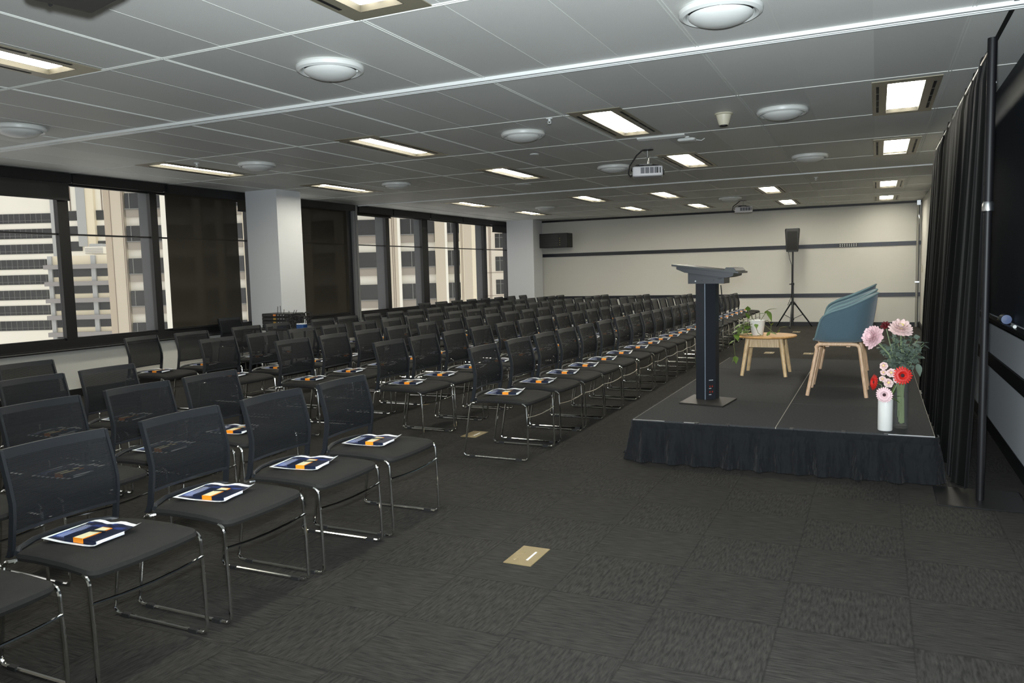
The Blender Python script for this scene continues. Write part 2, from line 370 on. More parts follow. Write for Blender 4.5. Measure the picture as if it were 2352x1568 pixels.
# windows
MULL = [(YF, -1.3), (4.75, 4.9), (6.235, 6.375), (7.56, 7.67), (9.33, 9.45), (11.86, 12.06), (13.135, 13.26), (14.51, 14.745), (15.996, 16.12), (17.42, 17.57), (18.88, YB)]
for n in range(len(MULL) - 1):
    y0, y1 = MULL[n][1], MULL[n + 1][0]
    w = thing('window_%d' % (n + 1), '', 'window', (XL, (y0 + y1) / 2, .70)); del w['label']; del w['category']; w['kind'] = 'structure'
    off = (XL, (y0 + y1) / 2, .70)
    fr = MB()
    a0, a1 = MULL[n]
    fr.box(XL - .05, a0, .70, XL + .02, a1, 2.60)
    fr.box(XL - .05, y0, .70, XL + .0, y1, .73); fr.box(XL - .05, y0, 2.57, XL + .0, y1, 2.60)
    fr.box(XL - .05, y0, 1.975, XL - .01, y1, 1.995)
    fr.build('window_frame', BLACKP, w, False, off)
    MB().box(XL - .035, y0, .73, XL - .029, y1, 2.57).build('glass_pane', GLASS, w, False, off)
struct('trim_14', MB().box(XL - .16, 18.88, .7, XL + .02, YB, 2.6), BLACKP)
# vertical outer fins on the facade of this building, seen through the glass
FIN = mat('grey_facade_fin', srgb(74, 76, 79), .6)
for n, (fy, dp) in enumerate(((7.62, .17), (13.2, .19), (14.64, .185), (17.5, .175), (4.8, .17))):
    struct('trim_%d' % (15 + n), MB().box(XL - .06 - dp, fy - .04, -1.5, XL - .06, fy + .04, 4.2), FIN)

# roller blinds, each with its cloth, bottom rail and cassette
def blind(y0, y1, zb, cloth, label, cass=True):
    t = thing('roller_blind', label, 'blind', (XL + .07, (y0 + y1) / 2, zb), group='roller blinds along the window wall')
    off = (XL + .07, (y0 + y1) / 2, zb)
    if zb < 2.6: MB().box(XL + .068, y0, zb, XL + .070, y1, 2.66).build('blind_cloth', cloth, t, False, off)
    MB().box(XL + .060, y0, zb - .018, XL + .078, y1, zb + .004).build('bottom_rail', BLACKP, t, False, off)
    if cass: MB().box(XL + .112, y0, 2.585, XL + .125, y1, H - .002).build('cassette', BLACKP, t, False, off)
    return t
blind(4.92, 6.365, 2.40, BLINDG, 'grey roller blind lowered slightly over the leftmost window')
blind(6.385, 7.70, 2.615, BLIND, 'black roller blind fully raised over the second window from the left')
blind(7.765, 9.08, .735, BLIND, 'dark roller blind pulled fully down left of the nearer white column')
blind(9.11, 9.7, 2.44, BLIND, 'short black roller blind partly behind the nearer white column', cass=False)
blind(10.5, 11.80, .735, BLIND, 'dark roller blind pulled fully down right of the nearer white column')
blind(12.13, 13.25, 2.545, BLIND, 'black roller blind lowered slightly, just right of the grey post')
blind(13.29, 14.69, 2.59, BLIND, 'black roller blind lowered slightly, second right of the grey post')
blind(14.74, 16.17, 2.665, BLIND, 'black roller blind fully raised, third right of the grey post')
blind(16.2, 17.59, 2.645, BLIND, 'black roller blind lowered slightly, fourth right of the grey post')
blind(17.82, 18.78, 2.44, CASEB, 'short black roller blind beside the far white column', cass=False)

# ------------------------------------------------------------------ ceiling fittings
def obj_copy_tree(o, loc, rz=None, label=None, deep=True, group=None, name=None):
    r = o.copy(); COL.objects.link(r); r.location = loc
    if rz is not None: r.rotation_euler = (0, 0, rz)
    if label: r['label'] = label
    if group: r['group'] = group
    for c in CH.get(o.name, []):
        if not deep and c.name.split('.')[0] in SMALL: continue
        c2 = c.copy(); COL.objects.link(c2); c2.parent = r
        for d in CH.get(c.name, []):
            if not deep: continue
            d2 = d.copy(); COL.objects.link(d2); d2.parent = c2
    return r
CH = {}; SMALL = set()
def index(o):
    CH[o.name] = kids(o)
    for c in CH[o.name]:
        CH[c.name] = kids(c)

lt = thing('ceiling_light', '', 'light', (0, 0, H), group='recessed fluorescent ceiling lights')
f = MB(); hw, hl = .232, .715
for a in ((-hw, -hl, hw, -OY), (-hw, OY, hw, hl), (-hw, -OY, -OX, OY), (OX, -OY, hw, OY)): f.box(a[0], a[1], -.005, a[2], a[3], 0)
f.build('light_frame', LIGHTF, lt, False)
f = MB(); px_, py_, dz = .118, .605, .025
c0 = [(-OX, -OY), (OX, -OY), (OX, OY), (-OX, OY)]; c1 = [(-px_, -py_), (px_, -py_), (px_, py_), (-px_, py_)]
f.loft([[(x, y, -.006) for x, y in c0], [(x, y, dz) for x, y in c1]]); f.loft([[(x * 1.02, y * 1.005, -.006) for x, y in c0], [(x, y, -.006) for x, y in c0]])
f.build('reflector', REFL, lt, False)
for s_ in (-1, 1):
    sl = MB()
    for k in range(4): sl.box(s_ * .192 - .010, -.55 + k * .28, -.007, s_ * .192 + .010, -.55 + k * .28 + .25, -.004)
    sl.build('air_slot', SLOT, lt, False)
MB().box(-.118, -.605, dz, .118, .605, dz + .004).build('diffuser', PANEL, lt, False)
index(lt)
first = True
for x, y, nm, rn, i0, j0 in LP:
    lab = 'bright rectangular ceiling light, %s, in the %s from the camera' % (nm, rn) if 'back wall' not in rn else 'bright rectangular ceiling light, %s in the %s' % (nm, rn)
    if first: lt.location = (x, y, H); lt['label'] = lab; first = False
    else: obj_copy_tree(lt, (x, y, H), 0, lab)

df = thing('ceiling_diffuser', '', 'air vent', (0, 0, H), group='round white ceiling air diffusers')
MB().lathe([(.205, 0), (.212, -.012), (.208, -.032), (.190, -.042), (.176, -.036), (.170, -.014), (.170, 0)], n=40).build('outer_ring', DIFF, df)
MB().lathe([(.168, -.004), (.166, -.008), (.0, -.008)], n=32).build('throat', SLOT, df)
MB().lathe([(.155, -.030), (.163, -.036), (.160, -.044), (.135, -.062), (.09, -.078), (.04, -.086), (.001, -.088)], n=40).build('centre_dome', DIFF, df)
st = MB()
for k in range(3):
    a = k * 2.1 + .7; st.tube([(.15 * math.cos(a), .15 * math.sin(a), -.035), (.185 * math.cos(a), .185 * math.sin(a), -.012)], .006, 6)
st.build('bracket', DIFF, df)
index(df)
DP = [(-3.13, 4.085, 'over the nearest block of chairs'), (-.744, 4.207, 'at the top edge, nearest the camera'), (-6.55, 4.31, 'at the left edge'), (-3.07, 6.91, 'left of the suspended detector'),
      (-6.48, 7.02, 'near the window blinds'), (-.746, 7.13, 'right of the suspended detector'), (-3.065, 9.74, 'just left of the nearer projector'), (-.75, 10.22, 'right of the nearer projector'),
      (-6.29, 9.62, 'beyond the nearer white column'), (-6.18, 14.96, 'close to the far white column'), (-2.55, 15.4, 'just left of the far projector')]
for k, (x, y, lb) in enumerate(DP):
    lab = 'round white air diffuser in the ceiling %s' % lb
    if k == 0: df.location = (x, y, H); df['label'] = lab
    else: obj_copy_tree(df, (x, y, H), 0, lab)
for x, y, lb in ((-4.86, 10.9, 'flat round white speaker disc in the ceiling beyond the centre lights'), (-3.51, 8.2, 'small round white disc in the ceiling left of the nearer projector')):
    r = .12 if x < -4 else .05
    o = MB().lathe([(r, 0), (r, -.006), (r * .9, -.010), (r * .5, -.010), (.001, -.012)], n=28).build('ceiling_disc', DIFF); o.location = (x, y, H); tag(o, lb, 'speaker' if x < -4 else 'sensor')
dt = thing('smoke_detector', 'cream cone-shaped detector hanging from the ceiling between two diffusers', 'detector', (-1.216, 7.02, H))
MB().lathe([(.075, 0), (.08, -.010), (.055, -.016)], n=28).build('mounting_plate', BEIGEP, dt)
MB().lathe([(.066, -.014), (.062, -.03), (.046, -.085), (.038, -.10)], n=28).build('detector_body', BEIGEP, dt)
MB().lathe([(.034, -.10), (.032, -.108), (.001, -.110)], n=20).build('sensor_cap', SLOT, dt)
index(dt)
sp = thing('sprinkler_head', 'small chrome sprinkler in the ceiling left of the long bright light', 'sprinkler', (-2.59, 6.40, H), group='ceiling sprinklers')
MB().lathe([(.03, 0), (.028, -.006), (.012, -.008), (.009, -.02), (.005, -.026)], n=14).build('sprinkler_body', TEE2, sp)
fr = MB(); fr.tube([(-.012, 0, -.02), (-.014, 0, -.035), (0, 0, -.045)], .0025, 5); fr.tube([(.012, 0, -.02), (.014, 0, -.035), (0, 0, -.045)], .0025, 5); fr.lathe([(.018, -.045), (.018, -.047), (.001, -.048)], n=12)
fr.build('deflector', TEE2, sp); index(sp)
obj_copy_tree(sp, (-6.97, 6.6, H), 0, 'small sprinkler above the long ceiling light nearest the left windows')
obj_copy_tree(sp, (-.85, 12.8, H), 0, 'small sprinkler in the ceiling between the far lights on the right')

# hinged ceiling panel and small bracket near the second light
o = MB().box(-.24, -.03, -.02, .24, .03, 0).build('ceiling_flap', DIFF); o.location = (-1.97, 7.83, H - .004); o.rotation_euler = (math.radians(-12), 0, 0)
tag(o, 'white strip panel hanging slightly below the end of a ceiling light', 'panel')
ap = thing('access_point', 'small white wireless unit hanging under the ceiling behind the strip panel', 'wireless unit', (-1.75, 8.02, H))
MB().rbox(-.09, -.07, -.05, .09, .07, -.02, .02).build('unit_body', DIFF, ap)
MB().box(-.02, -.02, -.02, .02, .02, 0).build('mount', DIFF, ap)
MB().tube([(.09, .0, -.04), (.14, .01, -.05), (.17, .02, -.03)], .004, 6).build('aerial', DIFF, ap)

# projectors
def projector(loc, rz, label, drop, case=None):
    t = thing('ceiling_projector', label, 'projector', (loc[0], loc[1], H), rz, group='ceiling projectors')
    z1 = -drop; z0 = z1 - .11
    MB().rbox(-.165, -.12, z0, .165, .12, z1, .02).build('projector_body', case or PROJ, t)
    g_ = MB()
    for k in range(4): g_.box(-.075 + k * .05, -.123, z0 + .03, -.032 + k * .05, -.119, z1 - .015)
    g_.build('grille', PROJD, t, False)
    MB().box(.105, -.124, z0 + .03, .118, -.119, z1 - .02).box(.130, -.124, z0 + .03, .143, -.119, z1 - .02).build('exhaust_slot', SLOT, t, False)
    Mx = Matrix.Translation((.166, .02, (z0 + z1) / 2)) @ Matrix.Rotation(PI / 2, 4, 'Y')
    MB().lathe([(.034, -.01), (.036, .012), (.026, .016), (.001, .010)], n=20, M=Mx).build('lens', SLOT, t)
    MB().lathe([(.065, 0), (.065, -.006), (.02, -.012)], n=24).build('ceiling_plate', BLACKP, t)
    MB().tube([(0, 0, -.008), (0, 0, z1 + .03)], .013, 10).build('drop_pole', CHROME, t)
    b_ = MB(); b_.box(-.09, -.05, z1 + .018, .05, .05, z1 + .032)
    for sx in (-1, 1):
        for sy in (-1, 1): b_.tube([(sx * .04, sy * .03, z1 + .02), (sx * .12, sy * .09, z1 + .002)], .007, 6)
    b_.build('mount_bracket', BLACKP, t)
    MB().tube([(-.06, .02, 0), (-.12, .02, -.05), (-.20, 0, z1 + .02), (-.215, 0, z1 - .06), (-.19, -.02, z0 + .01), (-.16, -.04, z0 + .03)], .008, 8).build('cable', RUBBER, t)
    MB().tube([(-.04, .03, z1 + .03), (-.12, .04, z1 + .035), (-.17, .02, z1 + .0), (-.185, .0, z1 - .03), (-.165, -.02, z1 - .04)], .005, 6).build('cable', RUBBER, t)
    return t
projector((-2.33, 8.65), math.radians(14), 'white projector with black cables hanging from the ceiling right of a diffuser', .19)
projector((-2.44, 16.3), math.radians(14), 'small far projector hanging in front of the back wall', .13)
near = projector((-2.60, 1.965), math.radians(-14), 'projector at the top left edge of the picture, shaded underside seen from below', .19, mat('shaded_projector_case', (.030, .030, .027, 1), .5))  # case colour darkened to stand in for the unlit underside

# ------------------------------------------------------------------ stacking chairs
ch = thing('stacking_chair', '', 'chair', (0, 0, 0))
# seat cushion
def seat_outline(k=1.0):
    pts = []
    n = 40
    hwf, hwb = .232, .217
    corner = []
    # front edge (slightly bowed), then far side, curved rear edge, near side
    for t in [i / 8 for i in range(9)]: y = -hwf + .03 + t * (2 * hwf - .06); pts.append((.262 + .010 * (1 - (y / hwf) ** 2), y))
    for a in (60, 30, 0): pts.append((.232 + .03 * math.cos(math.radians(90 - a)), hwf - .03 + .03 * math.sin(math.radians(90 - a))))
    for t in [i / 5 for i in range(1, 6)]: pts.append((.20 - t * .355, hwf - (hwf - hwb) * t))
    for t in [i / 10 for i in range(1, 10)]: y = hwb * .93 - t * 2 * hwb * .93; pts.append((-.172 - .035 * (1 - (y / hwb) ** 2), y))
    for t in [i / 5 for i in range(5, 0, -1)]: pts.append((.20 - t * .355, -(hwf - (hwf - hwb) * t)))
    for a in (0, 30, 60): pts.append((.232 + .03 * math.cos(math.radians(90 - a)), -(hwf - .03 + .03 * math.sin(math.radians(90 - a)))))
    return pts
so = seat_outline(); cxs, cys = .03, 0
def sc_ring(k, z, crown=0): return [(cxs + (x - cxs) * k, cys + (y - cys) * k, z(x) if callable(z) else z) for x, y in so]
def ztop(x): return .442 - .012 * max(0, (x - .14) / .12) ** 2 - .008 * max(0, (-x - .05) / .12)
rings = [sc_ring(.90, .402), sc_ring(.97, lambda x: ztop(x) - .034), sc_ring(1.0, lambda x: ztop(x) - .020), sc_ring(.985, lambda x: ztop(x) - .006), sc_ring(.93, lambda x: ztop(x) + .002), sc_ring(.7, lambda x: ztop(x) + .004), sc_ring(.3, lambda x: ztop(0) + .002)]
MB().loft(rings, True, True).build('seat', SEATM, ch)
# mesh back panel, slightly dished
prof = [(-.168, .505), (-.160, .56), (-.159, .61), (-.172, .67), (-.188, .73), (-.205, .79)]
def back_x(z):
    for (x0, z0), (x1, z1) in zip(prof[:-1], prof[1:]):
        if z <= z1: return x0 + (x1 - x0) * (z - z0) / (z1 - z0)
    return prof[-1][0]
rows_ = []
for k in range(9):
    z = .505 + k * (.285 / 8); hw_ = .206 + .006 * (1 - k / 8)
    rows_.append([(back_x(z) - .020 * (1 - (y / hw_) ** 2), y, z) for y in [hw_ * (-1 + 2 * j / 8) for j in range(9)]])
MB().loft(rows_, closed=False).build('backrest', MESHB, ch)
ends = [(-.205, .408), (-.196, .415), (-.184, .44), (-.174, .50), (-.164, .56), (-.163, .61), (-.176, .67), (-.193, .73), (-.212, .797)]
fb = MB()
for s_ in (-1, 1):
    rg = []
    for x, z in ends:
        y = s_ * (.212 - .004 * (z - .4) / .4)
        rg.append([(x - .013, y - .006, z), (x + .013, y - .006, z), (x + .013, y + .006, z), (x - .013, y + .006, z)])
    fb.loft(rg, True, True)
rg = []
for j in range(9):
    y = .208 * (-1 + 2 * j / 8); dx = -.021 * (1 - (y / .208) ** 2)
    rg.append([(-.207 + dx, y, .765), (-.197 + dx, y, .765), (-.205 + dx, y, .800), (-.217 + dx, y, .800)])
fb.loft(rg, True, True)
rg = []
for j in range(9):
    y = .212 * (-1 + 2 * j / 8); dx = -.021 * (1 - (y / .212) ** 2)
    rg.append([(-.172 + dx, y, .497), (-.162 + dx, y, .497), (-.161 + dx, y, .508), (-.171 + dx, y, .508)])
fb.loft(rg, True, True)
fb.tube([(-.165, -.206, .425), (-.185, -.185, .434), (-.210, -.11, .443), (-.220, 0, .446), (-.210, .11, .443), (-.185, .185, .434), (-.165, .206, .425)], .011, 8)
fb.build('back_frame', FRAMEM, ch)
for s_ in (-1, 1):
    y = s_ * .236
    pts = [(-.150, s_ * .215, .405), (-.165, y, .404)] + arc((-.168, y, .374), .030, 80, 165, 4) + [(-.255, y, .045)] + arc((-.233, y, .038), .030, 190, 270, 4) \
        + arc((.235, y, .038), .030, 270, 360, 4) + [(.262, y, .20)] + arc((.222, y, .378), .032, 5, 80, 4) + [(.21, s_ * .222, .408)]
    leg = MB().tube(pts, .0078, 8).build('sled_leg', CHROME, ch)
    for gx in (-.19, .19): MB().box(gx - .022, y - .010, 0, gx + .022, y + .010, .016).build('glide', RUBBER, leg, False)
MB().tube([(.262, -.236, .318), (.264, -.12, .309), (.265, 0, .306), (.264, .12, .309), (.262, .236, .318)], .006, 8).build('stretcher', CHROME, ch)
SMALL.add('glide')
index(ch)

# flyer and notebook laid on a seat
fl = MB(); nu, nv = 10, 6
rr_ = []
for i in range(nu + 1):
    row = []
    for j in range(nv + 1):
        x = -.136 + .272 * i / nu; y = -.104 + .208 * j / nv; ee = max(0, max((-x - .04) / .09, (y - .02) / .08, (x - .10) / .03))
        z = .001 + ee * (.010 * abs(math.sin(i / nu * PI * 2.3)) * (j / nv) ** 2 + .005 + .010 * (i / nu) * (j / nv))
        row.append((x, y, z))
    rr_.append(row)
fl.loft(rr_, closed=False)
flyer = fl.build('flyer', FLYER); tag(flyer, '', 'flyer')
nb = thing('notebook', '', 'notebook'); NBS = (.96, .86, .72)
MB().rbox(-.086, -.070, 0, .086, .070, .003, .004).rbox(-.086, -.070, .019, .086, .070, .022, .004).box(-.086, -.070, .001, -.082, .070, .021).box(-.084, -.0705, .001, .080, -.067, .021).build('cover', NAVY, nb, False)
MB().box(-.080, -.066, .003, .0855, .068, .019).build('page_block', PAPER, nb, False)
mb = MB(); mb.box(-.034, -.0735, -.0005, .016, -.070, .0245); mb.box(.012, -.0735, .0215, .016, .0735, .0245); mb.box(-.034, .070, -.0005, .016, .0735, .0245)
bd = mb.build('band', ORANGE, nb, False)
MB().box(-.034, -.0733, .0218, .012, .0733, .0243).build('band_face', CREAM, nb, False)
MB().tube([(-.030, .010, .028), (.034, .022, .028)], .0045, 6).build('clasp', FRAMEM, nb)
index(nb)

ORD = ['zeroth', 'first', 'second', 'third', 'fourth', 'fifth', 'sixth', 'seventh', 'eighth', 'ninth', 'tenth', 'eleventh', 'twelfth', 'thirteenth', 'fourteenth', 'fifteenth', 'sixteenth', 'seventeenth', 'eighteenth', 'nineteenth', 'twentieth', 'twenty-first', 'twenty-second', 'twenty-third']
# (block, row, list of (x of the chair origin, y, turn))
def interp(a, b, t): return a + (b - a) * t
CHAIRS = []
for k, (x, y) in enumerate(((-2.632, 1.34), (-2.615, 1.905), (-2.595, 2.480), (-2.580, 3.045), (-2.565, 3.600))): CHAIRS.append(('near', 1, k + 1, x, y, 0))
for k, (x, y) in enumerate(((-3.60, 1.93), (-3.60, 2.505), (-3.60, 3.08), (-3.595, 3.61))): CHAIRS.append(('near', 2, k + 1, x, y, 0))
for k, (x, y) in enumerate(((-4.66, 3.16), (-4.66, 3.70))): CHAIRS.append(('near', 3, k + 1, x, y, 0))
CHAIRS.append(('near', 4, 1, -5.64, 3.76, 0))
R1 = [5.10, 5.75, 6.33, 6.88, 7.45, 8.07, 8.70, 9.26, 9.81, 10.35, 10.89, 11.43, 11.97, 12.50, 13.04, 13.58, 14.15, 14.70, 15.25, 15.80, 16.35, 16.90]
for k, y in enumerate(R1): CHAIRS.append(('far', 1, k + 1, interp(-2.560, -2.53, k / 21), y + .27, random.uniform(-.02, .02)))
for k in range(21): CHAIRS.append(('far', 2, k + 1, interp(-3.62, -3.50, k / 20), 5.63 + .575 * k + random.uniform(-.02, .02), random.uniform(-.03, .03)))
for k in range(21): CHAIRS.append(('far', 3, k + 1, interp(-4.66, -4.49, k / 20), 5.61 + .58 * k + random.uniform(-.03, .03), random.uniform(-.04, .04)))
for k in range(21): CHAIRS.append(('far', 4, k + 1, interp(-5.62, -5.52, k / 20), 5.68 + .585 * k + random.uniform(-.03, .03), random.uniform(-.04, .04)))
R5 = [5.68, 6.30, 7.13, 7.68, 8.55, 9.10, 9.72] + [10.33 + .585 * i for i in range(13)]
for k, y in enumerate(R5): CHAIRS.append(('far', 5, k + 1, interp(-6.68, -6.62, k / 19), y, .14 if k == 0 else random.uniform(-.05, .05)))
CHAIRS.append(('far', 6, 1, -8.52, 8.72, .05))
for k in range(8): CHAIRS.append(('far', 6, k + 2, interp(-8.05, -7.76, k / 7), 13.5 + .6 * k, random.uniform(-.05, .05)))
ROWN = {1: 'front row', 2: 'second row', 3: 'third row', 4: 'fourth row', 5: 'fifth row', 6: 'window-side row'}
HIDE_FLY = set(); HIDE_NB = set()  # seats whose papers the photo does not show
#HIDDEN#
firstc = True; firstf = True; firstn = True
for blk, r, k, x, y, a in CHAIRS:
    lab = 'black mesh-back chair, %s from the near end of the %s of the %s block' % (ORD[k], ROWN[r], 'nearer' if blk == 'near' else 'farther')
    sc = (1, 1, 1) if blk == 'near' else (1.02, 1.06, 1.03)
    grp = 'mesh-back chairs set out in rows'
    if firstc:
        c = ch; c.location = (x, y, 0); c.rotation_euler = (0, 0, a); c['label'] = lab; c['group'] = grp; firstc = False
    else: c = obj_copy_tree(ch, (x, y, 0), a, lab, deep=(y < 7), group=grp)
    c.scale = sc
    if r == 6 : continue
    jx, jy, ja = random.uniform(-.006, .006), random.uniform(-.008, .008), random.uniform(-.05, .05)
    z = .4465 * sc[2]
    if (blk, r, k) not in HIDE_FLY:
        lab = 'white-edged blue flyer on the %s seat of the %s, %s block' % (ORD[k], ROWN[r], 'nearer' if blk == 'near' else 'farther')
        o = flyer if firstf else flyer.copy()
        if not firstf: COL.objects.link(o)
        firstf = False
        o.location = (x - .030 + jx, y + .002 + jy, z); o.rotation_euler = (0, 0, a + .10 + ja); o['label'] = lab; o['group'] = 'flyers laid on the seats'
    if (blk, r, k) not in HIDE_NB:
        lab = 'navy notebook with orange band on the %s seat of the %s, %s block' % (ORD[k], ROWN[r], 'nearer' if blk == 'near' else 'farther')
        if firstn: o = nb; firstn = False
        else: o = obj_copy_tree(nb, (0, 0, 0), 0, lab)
        o.location = (x + .016 + jx, y - .022 + jy, z + .003); o.scale = NBS; o.rotation_euler = (0, 0, a + .09 + ja); o['label'] = lab; o['group'] = 'notebooks laid on the seats'

# ------------------------------------------------------------------ stage
SZ = .30; SX0, SX1, SY0 = -1.590, .345, 5.43
cols_ = ((SX0, -.602, 'left'), (-.602, SX1, 'right')); rws = ((5.43, 6.43), (6.43, 7.45), (7.45, 8.50), (8.50, 9.58))
for cx_a, cx_b, cn in cols_:
    for ri, (ya, yb) in enumerate(rws):
        t = thing('stage_deck', 'dark carpeted stage deck panel, %s side, %s from the front' % (cn, ORD[ri + 1]), 'stage panel', ((cx_a + cx_b) / 2, (ya + yb) / 2, 0), group='carpeted stage deck panels')
        off = ((cx_a + cx_b) / 2, (ya + yb) / 2, 0); e_ = .0025
        MB().box(cx_a + e_, ya + e_, SZ - .03, cx_b - e_, yb - e_, SZ).build('deck_carpet', STAGEC, t, False, off)
        fr = MB()
        for a in ((cx_a + .0002, ya + e_, cx_a + e_, yb - e_), (cx_b - e_, ya + e_, cx_b - .0002, yb - e_)): fr.box(a[0], a[1], SZ - .06, a[2], a[3], SZ + .0005)
        fr.build('edge_frame', DULLALU, t, False, off)
        for sx in (cx_a + .06, cx_b - .06):
            for sy in (ya + .06, yb - .06): MB().tube([(sx, sy, 0), (sx, sy, SZ - .03)], .02, 8).build('leg', ALU, t, True, off)
sk = thing('stage_skirt', 'black gathered cloth skirt hanging along the front of the stage', 'stage skirt', (SX0, SY0, 0))
path = [(SX0 - .012, 7.6 - i * .03, 0) for i in range(int((7.6 - SY0) / .03))]
npth = []
L_ = 7.6 - SY0; W_ = SX1 - SX0
steps = 440
tot = L_ + W_ + .10
def skpt(d):
    # distance along the skirt to position and outward normal
    if d < L_ - .05: return (SX0 - .014, 7.6 - d), (-1, 0)
    d2 = d - (L_ - .05)
    if d2 < .0785:
        a = d2 / .05; return (SX0 + .036 - .05 * math.cos(a), SY0 + .036 - .05 * math.sin(a)), (-math.cos(a), -math.sin(a))
    d3 = d2 - .0785
    if d3 < W_ - .07: return (SX0 + .036 + d3, SY0 - .014), (0, -1)
    d4 = d3 - (W_ - .07)
    if d4 < .0785:
        a = d4 / .05; return (SX1 - .034 + .05 * math.sin(a), SY0 + .036 - .05 * math.cos(a)), (math.sin(a), -math.cos(a))
    return (SX1 + .016, SY0 + .036 + (d4 - .0785)), (1, 0)
phases = [random.uniform(0, 6.28) for _ in range(8)]
rgs = []
for i in range(steps + 1):
    d = tot * i / steps; (px, py), (nx, ny) = skpt(d)
    col = []
    for k in range(13):
        t_ = k / 12; z = SZ - .012 - t_ * (SZ - .016)
        amp = .004 + .095 * max(0, (t_ - .10)) ** .8 if t_ > .10 else .002
        w = math.sin(d * 2 * PI / .118 + phases[0] + .9 * math.sin(d * 9 + phases[1] + t_ * 1.6)) * .55 + math.sin(d * 2 * PI / .205 + phases[2] + t_ * 1.2) * .5 + math.sin(d * 2 * PI / .061 + phases[3] - t_ * 2) * .22
        o_ = .006 + (.018 * t_ ** 1.3) + amp * (w * .5 + .35) * (1 if d < L_ + W_ - .15 else .55)
        col.append((px + nx * o_, py + ny * o_, z if k < 12 else .003 + .004 * (w + 1)))
    rgs.append(col)
MB().loft(rgs, closed=False).build('skirt_cloth', SKIRT, sk, True, (SX0, SY0, 0))
hd = MB(); rg = []
for i in range(steps + 1):
    d = tot * i / steps; (px, py), (nx, ny) = skpt(d)
    rg.append([(px + nx * .010, py + ny * .010, SZ - .052), (px + nx * .013, py + ny * .013, SZ - .030), (px + nx * .010, py + ny * .010, SZ - .006), (px + nx * .001, py + ny * .001, SZ - .006)])
hd.loft(rg, closed=False).build('skirt_header', SKIRT, sk, True, (SX0, SY0, 0))
for x in (-1.13, -.92, -.50, -.18, .07): MB().box(x - .012, SY0 - .022, SZ - .03, x + .012, SY0 + .02, SZ + .002).build('skirt_clip', BLACKP, sk, False, (SX0, SY0, 0))
# the metal lip left bare along the front edge
for xa, xb, wd in ((SX0, -1.36, 'left end'), (-1.22, -1.13, 'short piece left of centre'), (.08, SX1, 'right end')):
    o = MB().box(xa, SY0 - .005, SZ - .004, xb, SY0 + .003, SZ + .001).build('stage_edge_strip', ALU, None, False); tag(o, 'thin bright metal strip on the front edge of the stage, %s' % wd, 'strip', 'bare metal strips along the stage edge')

# ------------------------------------------------------------------ lectern
LX, LY = -1.245, 6.42
t = thing('lectern', 'dark blue-grey steel lectern with sloping top on the stage', 'lectern', (LX, LY, SZ)); off = (LX, LY, SZ)
base = [(-1.423, 6.168), (-1.066, 6.090), (-1.025, 6.505), (-1.395, 6.60)]
MB().prism(base, SZ, SZ + .012).build('base_plate', mat('lectern_base', (.014, .013, .011, 1), .45), t, False, off)
poly = [(-1.334, 6.394), (-1.251, 6.350), (-1.180, 6.410), (-1.165, 6.49), (-1.235, 6.545), (-1.325, 6.505)]
MB().prism(poly, SZ + .012, 1.262).build('column', STEELB, t, False, off)
vd = (Vector((-1.251, 6.350, 0)))
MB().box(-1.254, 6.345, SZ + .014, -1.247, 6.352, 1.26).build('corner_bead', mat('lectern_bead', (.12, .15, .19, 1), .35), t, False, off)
# head box: sloped on top, higher toward the audience side
hb = MB(); ya, yb = 6.335, 6.60
pr = [(-1.383, 1.258), (-1.098, 1.255), (-1.098, 1.315), (-1.383, 1.36)]
hb.loft([[(x, ya, z) for x, z in pr], [(x, yb, z) for x, z in pr]], True, True).build('head_box', STEELB, t, False, off)
def slab(z_off, xa, xb, y0, y1, th, sl=(-.070 / .524)):
    # a board lying in the sloping plane
    def zz(x): return 1.418 + sl * (x + 1.499) + z_off
    return [[(xa, y, zz(xa) - th), (xb, y, zz(xb) - th), (xb, y, zz(xb)), (xa, y, zz(xa))] for y in (y0, y1)]
MB().loft(slab(0, -1.499, -.975, 6.26, 6.74, .014), True, True).build('sloping_top', LECTOP, t, False, off)
tr = MB(); 
rg = []
for y in (6.285, 6.72):
    def zz(x): return 1.418 - .1336 * (x + 1.499) - .014
    rg.append([(-1.466, y, zz(-1.466)), (-1.466, y, zz(-1.466) - .022), (-1.40, y, zz(-1.40) - .042), (-1.075, y, zz(-1.075) - .046), (-1.055, y, zz(-1.055) - .040), (-1.02, y, zz(-1.02) - .026), (-1.015, y, zz(-1.015))])
tr.loft(rg, True, True).build('under_tray', STEELB, t, False, off)
rg = []
for y in (6.26, 6.74):
    def z2(x): return 1.418 - .1336 * (x + 1.499)
    rg.append([(-1.085, y, z2(-1.085)), (-1.070, y, z2(-1.07) + .022), (-1.010, y, z2(-1.01) + .026), (-.992, y, z2(-.992) + .004), (-1.0, y, z2(-1.0))])
MB().loft(rg, True, True).build('book_stop', LECTOP, t, False, off)
MB().tube([(-1.322, 6.336, 1.278), (-1.322, 6.326, 1.278)], .006, 8).build('lock', ALU, t, True, off)
for x in (-1.272, -1.178): MB().tube([(x, 6.336, 1.285), (x, 6.332, 1.285)], .004, 8).build('screw', SLOT, t, True, off)
MB().box(-1.145, 6.331, 1.291, -1.115, 6.336, 1.297).build('slot', SLOT, t, False, off)
